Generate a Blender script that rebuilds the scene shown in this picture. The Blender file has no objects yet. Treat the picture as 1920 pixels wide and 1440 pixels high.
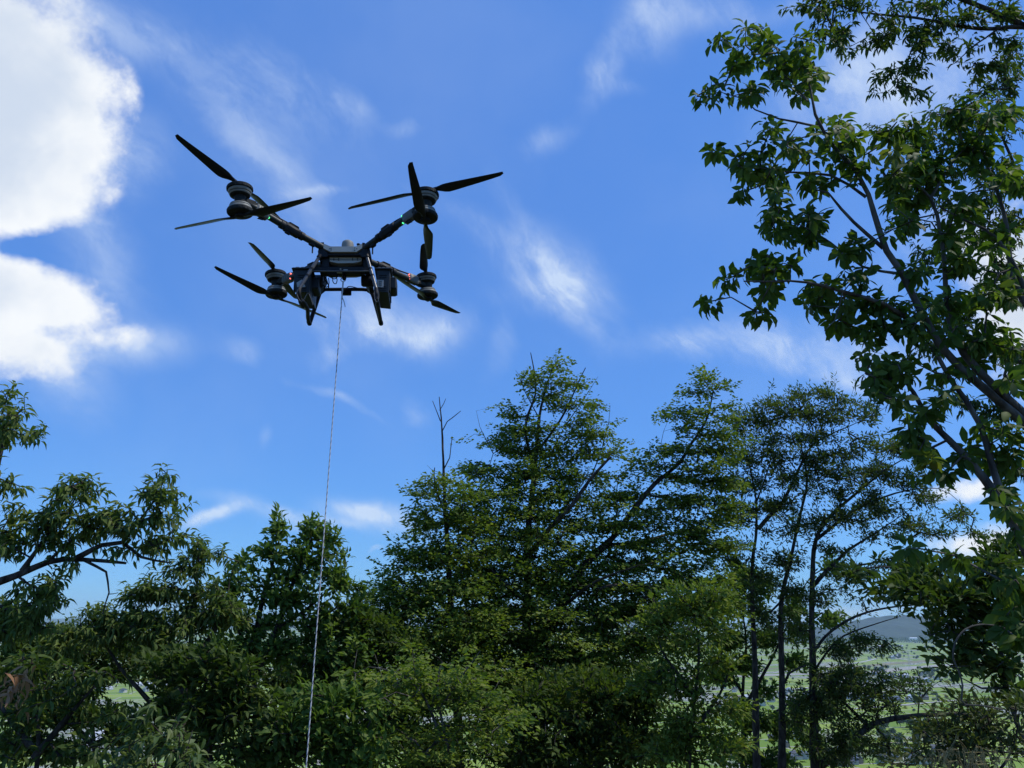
import bpy, math, random
import numpy as np
from mathutils import Matrix, Vector

# ------------------------------------------------------------------ camera, world, sun, exposure
SC = bpy.context.scene
COL = SC.collection
F = 1423.0                       # focal length in pixels of the 1920 px wide frame
PITCH = math.radians(17.2)
CAM = np.array([0.0, 0.0, 1.6])
cR = np.array([1.0, 0, 0]); cF = np.array([0, math.cos(PITCH), math.sin(PITCH)]); cU = np.array([0, -math.sin(PITCH), math.cos(PITCH)])
cam_d = bpy.data.cameras.new('camera'); cam = bpy.data.objects.new('camera', cam_d); COL.objects.link(cam)
cam.location = CAM.tolist(); cam.rotation_euler = (math.radians(90) + PITCH, 0, 0)
cam_d.sensor_fit = 'HORIZONTAL'; cam_d.sensor_width = 36.0; cam_d.lens = F / 1920 * 36.0
cam_d.clip_start = 0.1; cam_d.clip_end = 60000
SC.camera = cam
SC.view_settings.view_transform = 'Standard'; SC.view_settings.look = 'None'
SC.view_settings.exposure = 0.0; SC.view_settings.gamma = 1.0
SC.cycles.max_bounces = 6; SC.cycles.diffuse_bounces = 3; SC.cycles.transmission_bounces = 4
SC.cycles.volume_bounces = 2; SC.cycles.transparent_max_bounces = 4

SUN_EL = math.radians(58); SUN_AZ = math.radians(88)    # azimuth clockwise from +Y (the view direction)
sun_dir = np.array([math.cos(SUN_EL) * math.sin(SUN_AZ), math.cos(SUN_EL) * math.cos(SUN_AZ), math.sin(SUN_EL)])
sd = bpy.data.lights.new('sun', 'SUN'); sun = bpy.data.objects.new('sun', sd); COL.objects.link(sun)
sd.energy = 3.1; sd.angle = math.radians(0.5); sd.color = (1.0, 0.95, 0.87)
sun.rotation_euler = Vector((-sun_dir).tolist()).to_track_quat('-Z', 'Y').to_euler()


def ray(px, py):
    d = cF + cR * (px - 960) / F - cU * (py - 720) / F
    return d / np.linalg.norm(d)


def at(px, py, Y):               # the world point Y metres ahead seen in that direction
    d = ray(px, py); return CAM + d * (Y / d[1])


world = bpy.data.worlds.new('World'); SC.world = world; world.use_nodes = True
wt = world.node_tree; wt.nodes.clear(); WN = wt.nodes; WL = wt.links


def wn(t, **k):
    n = WN.new(t)
    for a, b in k.items(): setattr(n, a, b)
    return n


def wmath(op, a, b=None, clamp=False):
    n = wn('ShaderNodeMath', operation=op, use_clamp=clamp)
    for i, v in enumerate((a, b)):
        if v is None: continue
        if isinstance(v, (int, float)): n.inputs[i].default_value = v
        else: WL.new(v, n.inputs[i])
    return n.outputs[0]


out = wn('ShaderNodeOutputWorld'); bg = wn('ShaderNodeBackground'); WL.new(bg.outputs[0], out.inputs[0])
bg.inputs['Strength'].default_value = 0.1
sky = wn('ShaderNodeTexSky', sky_type='NISHITA'); sky.sun_disc = False
sky.sun_elevation = SUN_EL; sky.sun_rotation = SUN_AZ
sky.altitude = 300; sky.air_density = 1.0; sky.dust_density = 0.1; sky.ozone_density = 3.0
hs = wn('ShaderNodeHueSaturation'); hs.inputs['Saturation'].default_value = 1.14; hs.inputs['Value'].default_value = 1.55
WL.new(sky.outputs[0], hs.inputs['Color'])
tint = wn('ShaderNodeMix', data_type='RGBA', blend_type='MULTIPLY'); tint.inputs[0].default_value = 1
WL.new(hs.outputs[0], tint.inputs[6]); tint.inputs[7].default_value = (0.86 * .21, 0.95 * .37, 1.12 * .40, 1)
skyc = wn('ShaderNodeMix', data_type='RGBA', blend_type='ADD'); skyc.inputs[0].default_value = 1     # softer gradient, as the photograph's exposure shows it
WL.new(tint.outputs[2], skyc.inputs[6]); skyc.inputs[7].default_value = (.78, 1.80, 5.1, 1)
tc = wn('ShaderNodeTexCoord')
DIR = tc.outputs['Generated']


def wnoise(scale, detail, vec, rough=0.55, color=False, dist=0.0):
    n = wn('ShaderNodeTexNoise'); n.inputs['Scale'].default_value = scale; n.inputs['Detail'].default_value = detail
    n.inputs['Roughness'].default_value = rough; n.inputs['Distortion'].default_value = dist
    WL.new(vec, n.inputs['Vector']); return n.outputs['Color' if color else 'Fac']


def warp(vec, scale, amp, det=4):
    c = wnoise(scale, det, vec, color=True)
    s = wn('ShaderNodeVectorMath', operation='SUBTRACT'); WL.new(c, s.inputs[0]); s.inputs[1].default_value = (.5, .5, .5)
    m = wn('ShaderNodeVectorMath', operation='SCALE'); WL.new(s.outputs[0], m.inputs[0]); m.inputs['Scale'].default_value = amp
    a = wn('ShaderNodeVectorMath', operation='ADD'); WL.new(vec, a.inputs[0]); WL.new(m.outputs[0], a.inputs[1])
    return a.outputs[0]


def patch_axes(px, py, ang):
    c = ray(px, py); a = math.radians(ang)
    e = ray(px + 20 * math.cos(a), py - 20 * math.sin(a)) - c; e -= c * (e @ c); e /= np.linalg.norm(e)
    return c, e, np.cross(c, e)


def patches(vec, lst):           # soft elliptical patches of sky, each round a fixed direction
    tot = None
    for (px, py, rx, ry, ang, st) in lst:
        c, e, g = patch_axes(px, py, ang)
        sc = 1.0 / (1 + ((px - 960) ** 2 + (py - 720) ** 2) / F ** 2) ** 0.5
        xs = []
        for v, r in ((e, rx), (g, ry)):
            r = r / F * sc
            d = wn('ShaderNodeVectorMath', operation='DOT_PRODUCT'); WL.new(vec, d.inputs[0]); d.inputs[1].default_value = (v / r).tolist()
            o = wmath('SUBTRACT', d.outputs['Value'], float(c @ v / r)); xs.append(wmath('MULTIPLY', o, o))
        r2 = wmath('ADD', xs[0], xs[1])
        g1 = wmath('MULTIPLY', wmath('EXPONENT', wmath('MULTIPLY', r2, -1.0)), st)
        fr = wn('ShaderNodeVectorMath', operation='DOT_PRODUCT'); WL.new(vec, fr.inputs[0]); fr.inputs[1].default_value = c.tolist()
        g1 = wmath('MULTIPLY', g1, wmath('GREATER_THAN', fr.outputs['Value'], 0.3))
        tot = g1 if tot is None else wmath('ADD', tot, g1)
    return tot


def smooth(x, a, b):
    n = wn('ShaderNodeMapRange', interpolation_type='SMOOTHSTEP'); WL.new(x, n.inputs[0])
    n.inputs[1].default_value = a; n.inputs[2].default_value = b; return n.outputs[0]


dirw = warp(DIR, 7.0, 0.05, 5)
CUM = [(10, 190, 150, 190, 0, 1.15), (110, 160, 105, 110, -40, .7), (30, 350, 100, 80, 0, .85), (150, 290, 60, 60, -50, .3), (150, 462, 150, 24, -8, -1.0), (20, 455, 60, 12, 0, -.3), (50, 540, 110, 48, -10, 1.1), (130, 585, 80, 36, -14, .6),
       (60, 655, 110, 40, -20, .42), (130, 700, 34, 50, 20, .28), (250, 625, 66, 20, 5, .5), (200, 650, 80, 26, 0, .2), (-160, 250, 180, 300, 0, 1.2), (-120, 620, 140, 90, 0, .8),
       (700, 608, 70, 34, -10, .38), (800, 622, 50, 22, 10, .25),
       (1810, 925, 80, 18, 8, .7), (1830, 1020, 80, 26, 0, .75), (1905, 1000, 60, 40, 0, .6), (1900, 560, 90, 120, 40, .55), (1840, 480, 70, 60, 30, .35),
       (1950, 640, 90, 90, 0, .6), (2100, 500, 150, 300, 0, .9), (1600, 1140, 200, 18, 2, .5), (720, 1028, 34, 11, 12, .35)]
cmask = patches(dirw, CUM)
n1 = wnoise(10.0, 10, dirw, 0.64); n2 = wnoise(32.0, 6, DIR, 0.6)
cd = wmath('ADD', cmask, wmath('MULTIPLY', wmath('SUBTRACT', n1, .5), 1.7))
cd = wmath('ADD', cd, wmath('MULTIPLY', wmath('SUBTRACT', n2, .5), .85))
cd = wmath('MULTIPLY', cd, smooth(cmask, .03, .30))
cum = smooth(cd, .16, .95)
# wisps: noise drawn out along the direction the high wind blows
dirc = warp(DIR, 5.0, 0.11, 6)
cw, ew, gw = patch_axes(900, 400, -52)
mp = wn('ShaderNodeVectorMath', operation='DOT_PRODUCT'); WL.new(dirc, mp.inputs[0]); mp.inputs[1].default_value = (ew * 4.5).tolist()
mq = wn('ShaderNodeVectorMath', operation='DOT_PRODUCT'); WL.new(dirc, mq.inputs[0]); mq.inputs[1].default_value = (gw * 10).tolist()
mr = wn('ShaderNodeVectorMath', operation='DOT_PRODUCT'); WL.new(dirc, mr.inputs[0]); mr.inputs[1].default_value = (cw * 5).tolist()
cx = wn('ShaderNodeCombineXYZ'); WL.new(mp.outputs['Value'], cx.inputs[0]); WL.new(mq.outputs['Value'], cx.inputs[1]); WL.new(mr.outputs['Value'], cx.inputs[2])
wis = wnoise(1.0, 8, cx.outputs[0], 0.62)
WISP = [(215, 300, 60, 90, -70, .75), (170, 420, 70, 40, -40, .5), (230, 640, 110, 36, 0, .7), (110, 690, 90, 60, -40, .6), (200, 520, 70, 40, -40, .4), (690, 600, 120, 52, -10, .95), (810, 625, 60, 30, 10, .7), (640, 655, 80, 26, 30, .5), (560, 200, 160, 60, -40, .22), (300, 60, 100, 40, -30, .2), (870, 410, 120, 24, -30, .3),
        (500, 300, 200, 44, -52, .55), (500, 150, 90, 50, -30, .3), (640, 190, 60, 30, -30, .4), (180, 40, 120, 50, -20, .45), (760, 240, 40, 20, 20, .35),
        (1130, 135, 52, 26, 62, .75), (1215, 50, 60, 45, 60, .55), (1350, 25, 120, 30, 0, .5), (1020, 260, 45, 24, 20, .6), (1160, 170, 30, 14, 0, .3),
        (1040, 520, 100, 52, -35, .95), (1020, 560, 70, 30, 0, .5), (1090, 600, 90, 22, -30, .3), (950, 640, 60, 16, 60, .25),
        (1280, 640, 68, 24, -4, .95), (1460, 650, 130, 40, -8, .8), (1560, 700, 120, 18, -18, .6), (1700, 660, 120, 50, 0, .6),
        (400, 968, 46, 11, 18, 1.7), (520, 958, 90, 13, -12, 1.1), (700, 968, 70, 17, -15, 1.5), (650, 980, 40, 9, -20, .7), (560, 985, 40, 7, 0, .3), (640, 755, 85, 7, -22, .45), (775, 770, 30, 20, -30, .4),
        (470, 660, 40, 22, -10, .45), (490, 820, 18, 10, 60, .3), (1580, 130, 130, 60, 35, .75), (1700, 170, 120, 70, 30, .8), (1480, 20, 60, 20, 20, .5),
        (1860, 120, 60, 60, 0, .5), (1750, 460, 120, 60, 30, .6), (600, 365, 60, 10, 5, .4), (1000, 450, 160, 20, -60, .2)]
wmask = patches(dirw, WISP)
cx2 = wn('ShaderNodeVectorMath', operation='SCALE'); WL.new(cx.outputs[0], cx2.inputs[0]); cx2.inputs['Scale'].default_value = 3.3
wis = wmath('ADD', wmath('MULTIPLY', wis, .62), wmath('MULTIPLY', wnoise(1.0, 8, cx2.outputs[0], 0.7), .38))
wd = wmath('MULTIPLY', smooth(wis, .38, .68), wmask)
wd2 = wmath('MULTIPLY', wmask, .16)
wisp = wmath('MINIMUM', wmath('ADD', wmath('MULTIPLY', wd, .82), wd2), .85)
veil = wmath('MULTIPLY', smooth(wnoise(2.2, 5, dirc), .42, .8), .10)
wisp = wmath('MAXIMUM', wisp, veil)
shade = smooth(wmath('ADD', wnoise(6.0, 5, dirw), wmath('MULTIPLY', cmask, .12)), .45, .82)
ccol = wn('ShaderNodeMix', data_type='RGBA'); WL.new(shade, ccol.inputs[0])
ccol.inputs[6].default_value = (9.6, 9.9, 10.2, 1); ccol.inputs[7].default_value = (6.4, 7.3, 8.7, 1)
m1 = wn('ShaderNodeMix', data_type='RGBA'); WL.new(wisp, m1.inputs[0]); WL.new(skyc.outputs[2], m1.inputs[6]); m1.inputs[7].default_value = (6.6, 7.9, 9.9, 1)
m2 = wn('ShaderNodeMix', data_type='RGBA'); WL.new(cum, m2.inputs[0]); WL.new(m1.outputs[2], m2.inputs[6]); WL.new(ccol.outputs[2], m2.inputs[7])
WL.new(m2.outputs[2], bg.inputs['Color'])
world.cycles.sampling_method = 'MANUAL'; world.cycles.sample_map_resolution = 512


# ------------------------------------------------------------------ helpers: tags, materials, meshes
def tag(o, label=None, cat=None, group=None, kind=None):
    if label: o['label'] = label
    if cat: o['category'] = cat
    if group: o['group'] = group
    if kind: o['kind'] = kind
    return o


def empty(name, loc, label=None, cat=None, group=None):
    o = bpy.data.objects.new(name, None); COL.objects.link(o); o.location = tuple(float(x) for x in loc)
    o.empty_display_size = .2
    return tag(o, label, cat, group)


def new_mat(name, color=(.5, .5, .5), rough=.6, metal=0.0, spec=.5):
    m = bpy.data.materials.new(name); m.use_nodes = True
    b = m.node_tree.nodes['Principled BSDF']
    b.inputs['Base Color'].default_value = (*color, 1); b.inputs['Roughness'].default_value = rough
    b.inputs['Metallic'].default_value = metal; b.inputs['Specular IOR Level'].default_value = spec
    return m


def mottled(name, c1, c2, scale=20.0, rough=.6, bump=0.0, spec=.4, metal=0.0, stretch=None, detail=5):
    m = new_mat(name, c1, rough, metal, spec); t = m.node_tree; b = t.nodes['Principled BSDF']
    tcn = t.nodes.new('ShaderNodeTexCoord'); vec = tcn.outputs['Object']
    if stretch:
        mpn = t.nodes.new('ShaderNodeMapping'); mpn.inputs['Scale'].default_value = stretch; t.links.new(vec, mpn.inputs[0]); vec = mpn.outputs[0]
    n = t.nodes.new('ShaderNodeTexNoise'); n.inputs['Scale'].default_value = scale; n.inputs['Detail'].default_value = detail; t.links.new(vec, n.inputs['Vector'])
    r = t.nodes.new('ShaderNodeValToRGB'); r.color_ramp.elements[0].position = .35; r.color_ramp.elements[1].position = .68
    r.color_ramp.elements[0].color = (*c1, 1); r.color_ramp.elements[1].color = (*c2, 1)
    t.links.new(n.outputs['Fac'], r.inputs[0]); t.links.new(r.outputs[0], b.inputs['Base Color'])
    if bump:
        bp = t.nodes.new('ShaderNodeBump'); bp.inputs['Strength'].default_value = 1; bp.inputs['Distance'].default_value = bump
        t.links.new(n.outputs['Fac'], bp.inputs['Height']); t.links.new(bp.outputs[0], b.inputs['Normal'])
    return m


def glow(name, color, strength):
    m = new_mat(name, color, .3); b = m.node_tree.nodes['Principled BSDF']
    b.inputs['Emission Color'].default_value = (*color, 1); b.inputs['Emission Strength'].default_value = strength
    return m


def leaf_mat(name, dark, mid, light, under, transl=.22, rough=.5):
    m = new_mat(name, mid, rough, 0, .25); t = m.node_tree; b = t.nodes['Principled BSDF']
    at_ = t.nodes.new('ShaderNodeAttribute'); at_.attribute_name = 'tint'
    r = t.nodes.new('ShaderNodeValToRGB'); e = r.color_ramp.elements
    e[0].color = (*dark, 1); e[1].color = (*light, 1); e[1].position = .97; k = e.new(.5); k.color = (*mid, 1)
    t.links.new(at_.outputs['Fac'], r.inputs[0])
    g = t.nodes.new('ShaderNodeNewGeometry')
    mx = t.nodes.new('ShaderNodeMix'); mx.data_type = 'RGBA'; t.links.new(g.outputs['Backfacing'], mx.inputs[0])
    mx2 = t.nodes.new('ShaderNodeMix'); mx2.data_type = 'RGBA'; mx2.inputs[0].default_value = .6
    t.links.new(r.outputs[0], mx2.inputs[6]); mx2.inputs[7].default_value = (*under, 1)
    t.links.new(r.outputs[0], mx.inputs[6]); t.links.new(mx2.outputs[2], mx.inputs[7])
    t.links.new(mx.outputs[2], b.inputs['Base Color'])
    tr = t.nodes.new('ShaderNodeBsdfTranslucent')
    gm = t.nodes.new('ShaderNodeMix'); gm.data_type = 'RGBA'; gm.blend_type = 'MULTIPLY'; gm.inputs[0].default_value = 1
    t.links.new(r.outputs[0], gm.inputs[6]); gm.inputs[7].default_value = (1.5, 1.7, .7, 1); t.links.new(gm.outputs[2], tr.inputs['Color'])
    ms = t.nodes.new('ShaderNodeMixShader'); ms.inputs[0].default_value = transl
    t.links.new(b.outputs[0], ms.inputs[1]); t.links.new(tr.outputs[0], ms.inputs[2])
    t.links.new(ms.outputs[0], t.nodes['Material Output'].inputs['Surface'])
    return m


def np_mesh(name, V, faces, mat, parent=None, tintv=None, smooth_=False, loc=None):
    """faces: list of int arrays (n,k)"""
    me = bpy.data.meshes.new(name)
    V = np.asarray(V, np.float32)
    me.vertices.add(len(V)); me.vertices.foreach_set('co', V.ravel())
    nl = sum(f.size for f in faces); npoly = sum(len(f) for f in faces)
    me.loops.add(nl); me.polygons.add(npoly)
    me.loops.foreach_set('vertex_index', np.concatenate([f.ravel() for f in faces]).astype(np.int32))
    tot = np.concatenate([np.full(len(f), f.shape[1]) for f in faces]).astype(np.int32)
    st = np.concatenate([[0], np.cumsum(tot)[:-1]]).astype(np.int32)
    me.polygons.foreach_set('loop_start', st); me.polygons.foreach_set('loop_total', tot)
    if smooth_: me.polygons.foreach_set('use_smooth', np.ones(npoly, bool))
    if tintv is not None:
        a = me.attributes.new('tint', 'FLOAT', 'POINT'); a.data.foreach_set('value', np.asarray(tintv, np.float32))
    me.update(calc_edges=True)
    me.materials.append(mat)
    o = bpy.data.objects.new(name, me); COL.objects.link(o)
    if parent is not None: o.parent = parent
    if loc is not None: o.location = loc
    return o


class MB:
    def __init__(s): s.v = []; s.f = []
    def add(s, V, Fs):
        b = len(s.v); s.v += [tuple(map(float, p)) for p in V]; s.f += [tuple(i + b for i in f) for f in Fs]; return s
    def prism(s, poly, ax, d):       # polygon (3D points) swept by vector d
        poly = [np.array(p, float) for p in poly]; d = np.array(d, float); n = len(poly)
        V = poly + [p + d for p in poly]
        return s.add(V, [tuple(range(n))[::-1], tuple(range(n, 2 * n))] + [(i, (i + 1) % n, n + (i + 1) % n, n + i) for i in range(n)])
    def box(s, c, sz, M=None, ch=0.0):
        c = np.array(c, float); h = np.array(sz, float) / 2; M = np.eye(3) if M is None else M
        ch = min(ch, h.min() * .9)
        if ch <= 0:
            V = [c + M @ (h * np.array(k)) for k in ((-1, -1, -1), (1, -1, -1), (1, 1, -1), (-1, 1, -1), (-1, -1, 1), (1, -1, 1), (1, 1, 1), (-1, 1, 1))]
            return s.add(V, [(3, 2, 1, 0), (4, 5, 6, 7), (0, 1, 5, 4), (1, 2, 6, 5), (2, 3, 7, 6), (3, 0, 4, 7)])
        rings = []
        for z, e in ((-h[2], ch), (-h[2] + ch, 0), (h[2] - ch, 0), (h[2], ch)):
            x, y = h[0] - e, h[1] - e; q = ch
            rings.append([(x, -y + q), (x, y - q), (x - q, y), (-x + q, y), (-x, y - q), (-x, -y + q), (-x + q, -y), (x - q, -y)])
        V = []
        for r, z in zip(rings, (-h[2], -h[2] + ch, h[2] - ch, h[2])): V += [c + M @ np.array([a, b, z]) for a, b in r]
        Fs = [tuple(range(8))[::-1], tuple(range(24, 32))]
        for k in range(3): Fs += [(8 * k + i, 8 * k + (i + 1) % 8, 8 * k + 8 + (i + 1) % 8, 8 * k + 8 + i) for i in range(8)]
        return s.add(V, Fs)
    def tube(s, pts, r, seg=10, caps=True):
        P = [np.array(p, float) for p in pts]; n = len(P); rr = r if hasattr(r, '__len__') else [r] * n
        T = [P[min(i + 1, n - 1)] - P[max(i - 1, 0)] for i in range(n)]; T = [t / (np.linalg.norm(t) + 1e-9) for t in T]
        u = np.cross(T[0], (0, 0, 1.)); u = u if np.linalg.norm(u) > .1 else np.cross(T[0], (1., 0, 0)); u /= np.linalg.norm(u)
        V = []
        for i in range(n):
            u = u - T[i] * (u @ T[i]); u /= np.linalg.norm(u); w = np.cross(T[i], u)
            V += [P[i] + rr[i] * (math.cos(2 * math.pi * k / seg) * u + math.sin(2 * math.pi * k / seg) * w) for k in range(seg)]
        Fs = [(seg * i + k, seg * i + (k + 1) % seg, seg * (i + 1) + (k + 1) % seg, seg * (i + 1) + k) for i in range(n - 1) for k in range(seg)]
        if caps: Fs += [tuple(range(seg))[::-1], tuple(range(seg * (n - 1), seg * n))]
        return s.add(V, Fs)
    def lathe(s, prof, c, M=None, seg=28):
        c = np.array(c, float); M = np.eye(3) if M is None else M; n = len(prof)
        V = [c + M @ np.array([r * math.cos(2 * math.pi * k / seg), r * math.sin(2 * math.pi * k / seg), z]) for r, z in prof for k in range(seg)]
        Fs = [(seg * i + k, seg * i + (k + 1) % seg, seg * (i + 1) + (k + 1) % seg, seg * (i + 1) + k) for i in range(n - 1) for k in range(seg)]
        return s.add(V, Fs + [tuple(range(seg))[::-1], tuple(range(seg * (n - 1), seg * n))])
    def build(s, name, mat, parent=None, smooth_=False, loc=None):
        me = bpy.data.meshes.new(name); me.from_pydata(s.v, [], s.f); me.update(); me.materials.append(mat)
        o = bpy.data.objects.new(name, me); COL.objects.link(o)
        if parent is not None: o.parent = parent
        if loc is not None: o.location = loc
        if smooth_:
            me.polygons.foreach_set('use_smooth', np.ones(len(me.polygons), bool))
            me.set_sharp_from_angle(angle=math.radians(38))
        return o


def spline(pts, step):
    P = np.array(pts, float)
    if len(P) < 3:
        n = max(2, int(np.linalg.norm(P[-1] - P[0]) / step) + 1); t = np.linspace(0, 1, n)[:, None]; return P[0] * (1 - t) + P[-1] * t
    Q = np.vstack([2 * P[0] - P[1], P, 2 * P[-1] - P[-2]]); outp = []
    for i in range(1, len(Q) - 2):
        p0, p1, p2, p3 = Q[i - 1], Q[i], Q[i + 1], Q[i + 2]
        n = max(1, int(np.linalg.norm(p2 - p1) / step))
        for t in np.arange(n) / n:
            outp.append(.5 * ((2 * p1) + (p2 - p0) * t + (2 * p0 - 5 * p1 + 4 * p2 - p3) * t * t + (3 * p1 - p0 - 3 * p2 + p3) * t ** 3))
    outp.append(Q[-2]); return np.array(outp)


def copy_tree(o, parent=None):
    c = o.copy(); COL.objects.link(c)
    if parent is not None: c.parent = parent
    for ch in [x for x in KIDS.get(o.name, [])]: copy_tree(ch, c)
    return c


KIDS = {}

# ------------------------------------------------------------------ terrain
PLAIN = -150.0


def ground_z(x, y):
    x = np.asarray(x, float); y = np.asarray(y, float)
    s = np.clip(y - 1.5, 0, None)
    z = -0.30 * s - 0.00018 * s ** 2
    z = z + 0.10 * np.sin(x * .7 + y * .3) + .05 * np.sin(x * 1.9 - y * 1.3)
    z = z + np.clip(-y, 0, 60) * .12
    return np.maximum(z, PLAIN - 6)


def unplain(px, py):
    d = ray(px, py); t = (PLAIN - CAM[2]) / d[2]; return CAM + d * t


def build_terrain():
    yy = np.concatenate([np.linspace(-60, 40, 101), np.linspace(42, 520, 90)])
    xx = np.concatenate([np.linspace(-400, -42, 40), np.linspace(-40, 40, 81), np.linspace(42, 400, 40)])
    X, Y = np.meshgrid(xx, yy); Z = ground_z(X, Y)
    V = np.stack([X.ravel(), Y.ravel(), Z.ravel()], 1); nx = len(xx); ny = len(yy)
    i = np.arange(ny - 1)[:, None] * nx + np.arange(nx - 1)[None]; i = i.ravel()
    o = np_mesh('hillside', V, [np.stack([i, i + 1, i + nx + 1, i + nx], 1)], mottled('hillside_soil', (.035, .045, .018), (.09, .075, .045), 1.3, .9, .03), smooth_=True)
    tag(o, kind='structure')
    # valley plain, its fields as a brick pattern with pale paths between them
    m = new_mat('field_ground', (.1, .2, .05), .9, 0, .1); t = m.node_tree; b = t.nodes['Principled BSDF']; N = t.nodes; L = t.links
    g = N.new('ShaderNodeNewGeometry'); mpn = N.new('ShaderNodeMapping'); mpn.inputs['Rotation'].default_value = (0, 0, math.radians(-13)); mpn.inputs['Scale'].default_value = (.001, .001, .001)
    L.new(g.outputs['Position'], mpn.inputs[0])
    br = N.new('ShaderNodeTexBrick'); br.inputs['Scale'].default_value = 1.0; br.inputs['Brick Width'].default_value = .16; br.inputs['Row Height'].default_value = .062
    br.inputs['Mortar Size'].default_value = .0022; br.inputs['Color1'].default_value = (.155, .25, .030, 1); br.inputs['Color2'].default_value = (.29, .37, .06, 1)
    br.inputs['Mortar'].default_value = (.36, .34, .28, 1); br.inputs['Bias'].default_value = -.1
    L.new(mpn.outputs[0], br.inputs['Vector'])
    br2 = N.new('ShaderNodeTexBrick'); br2.inputs['Scale'].default_value = 1.0; br2.inputs['Brick Width'].default_value = .47; br2.inputs['Row Height'].default_value = .21
    br2.inputs['Mortar Size'].default_value = .004; br2.inputs['Color1'].default_value = (0, 0, 0, 1); br2.inputs['Color2'].default_value = (1, 1, 1, 1); br2.inputs['Mortar'].default_value = (1, 1, 1, 1)
    L.new(mpn.outputs[0], br2.inputs['Vector'])
    ns = N.new('ShaderNodeTexNoise'); ns.inputs['Scale'].default_value = 5; ns.inputs['Detail'].default_value = 6; L.new(mpn.outputs[0], ns.inputs['Vector'])
    rp = N.new('ShaderNodeValToRGB'); rp.color_ramp.elements[0].position = .54; rp.color_ramp.elements[1].position = .60; L.new(ns.outputs['Fac'], rp.inputs[0])
    town = N.new('ShaderNodeTexNoise'); town.inputs['Scale'].default_value = 120; town.inputs['Detail'].default_value = 4; L.new(mpn.outputs[0], town.inputs['Vector'])
    rt = N.new('ShaderNodeValToRGB'); rt.color_ramp.elements[0].color = (.06, .10, .04, 1); rt.color_ramp.elements[1].color = (.50, .48, .44, 1)
    rt.color_ramp.elements[0].position = .42; rt.color_ramp.elements[1].position = .6; L.new(town.outputs['Fac'], rt.inputs[0])
    mx = N.new('ShaderNodeMix'); mx.data_type = 'RGBA'; L.new(rp.outputs[0], mx.inputs[0]); L.new(br.outputs[0], mx.inputs[6]); L.new(rt.outputs[0], mx.inputs[7])
    L.new(mx.outputs[2], b.inputs['Base Color'])
    q = [(-14000, -400), (14000, -400), (14000, 17600), (-14000, 17600)]
    o = np_mesh('plain', [(x, y, PLAIN) for x, y in q], [np.array([[0, 1, 2, 3]])], m); tag(o, kind='structure')
    # river bank and roads as sheets on the plain
    def strip(name, pxs, w, mat, dz=.4):
        P = spline([unplain(*p) for p in pxs], 60); T = np.gradient(P, axis=0); T /= np.linalg.norm(T, axis=1)[:, None]
        S = np.stack([-T[:, 1], T[:, 0], 0 * T[:, 0]], 1) * w / 2; A = P + S; B = P - S; n = len(P)
        V = np.vstack([A, B]); V[:, 2] = PLAIN + dz; i = np.arange(n - 1)
        o = np_mesh(name, V, [np.stack([i, i + n, i + n + 1, i + 1], 1)], mat); return tag(o, kind='structure')
    rd = mottled('pale_road', (.42, .41, .38), (.50, .48, .44), .05, .9); dry = mottled('river_bed', (.30, .28, .22), (.42, .40, .35), .02, .9)
    strip('river_bank', [(1200, 1262), (1500, 1252), (1600, 1250), (1780, 1236), (2000, 1222)], 55, mottled('dry_grass_bank', (.17, .17, .07), (.27, .22, .13), .02, .9), .4)
    strip('river', [(1200, 1275), (1500, 1264), (1620, 1262), (1750, 1249), (2000, 1234)], 60, dry, .5)
    strip('road', [(1450, 1262), (1600, 1244), (1645, 1235)], 14, rd, .9)
    strip('road', [(1675, 1234), (1710, 1239)], 14, rd, .9)
    strip('road', [(1340, 1312), (1430, 1300), (1560, 1283), (1600, 1262), (1590, 1240)], 14, rd, 1.0)
    strip('road', [(1600, 1330), (1700, 1322), (1800, 1313)], 9, rd, 1.1)
    strip('road', [(1640, 1300), (1740, 1290), (1900, 1276)], 9, rd, 1.2)
    strip('road', [(1690, 1222), (1750, 1217)], 14, rd, 1.3)
    # far hills
    rng = np.random.default_rng(4)
    def ridge(name, prof, Yc, depth, mat, seed):
        r = np.random.default_rng(seed); xs = np.linspace(prof[0][0], prof[-1][0], 160)
        top = np.interp(xs, [p[0] for p in prof], [p[1] for p in prof])
        ph = r.uniform(0, 6, 9)
        rows = []
        for j, s in enumerate(np.linspace(0, 1, 28)):
            env = math.sin(math.pi * min(1, s * 1.0)) ** .8
            row = []
            for k, x in enumerate(xs):
                b = at(x, top[k], Yc); h = b[2] - PLAIN
                w = 1 + .10 * math.sin(x * .05 + ph[0] + 9 * s) + .05 * math.sin(x * .13 + ph[1] + 17 * s) + .03 * math.sin(x * .31 + ph[2] - 13 * s)
                row.append((b[0], Yc + (s - .5) * depth, PLAIN - 8 + max(0, h) * env * w))
            rows.append(row)
        V = np.array(rows).reshape(-1, 3); nx = len(xs); i = (np.arange(27)[:, None] * nx + np.arange(nx - 1)[None]).ravel()
        o = np_mesh(name, V, [np.stack([i, i + 1, i + nx + 1, i + nx], 1)], mat, smooth_=True); return tag(o, kind='structure')
    hm = mottled('forest_hill', (.010, .022, .014), (.028, .048, .026), .012, .95)
    ridge('hill', [(1480, 1186), (1540, 1180), (1600, 1168), (1640, 1160), (1690, 1156), (1740, 1155), (1800, 1156), (1860, 1150), (1950, 1144), (2100, 1150), (2400, 1170)], 7600, 2200, hm, 3)
    ridge('hill', [(-400, 1150), (-100, 1154), (200, 1160), (500, 1150), (800, 1158), (1000, 1153), (1250, 1163), (1400, 1168), (1560, 1176)], 15000, 3500, hm, 8)


build_terrain()


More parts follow.
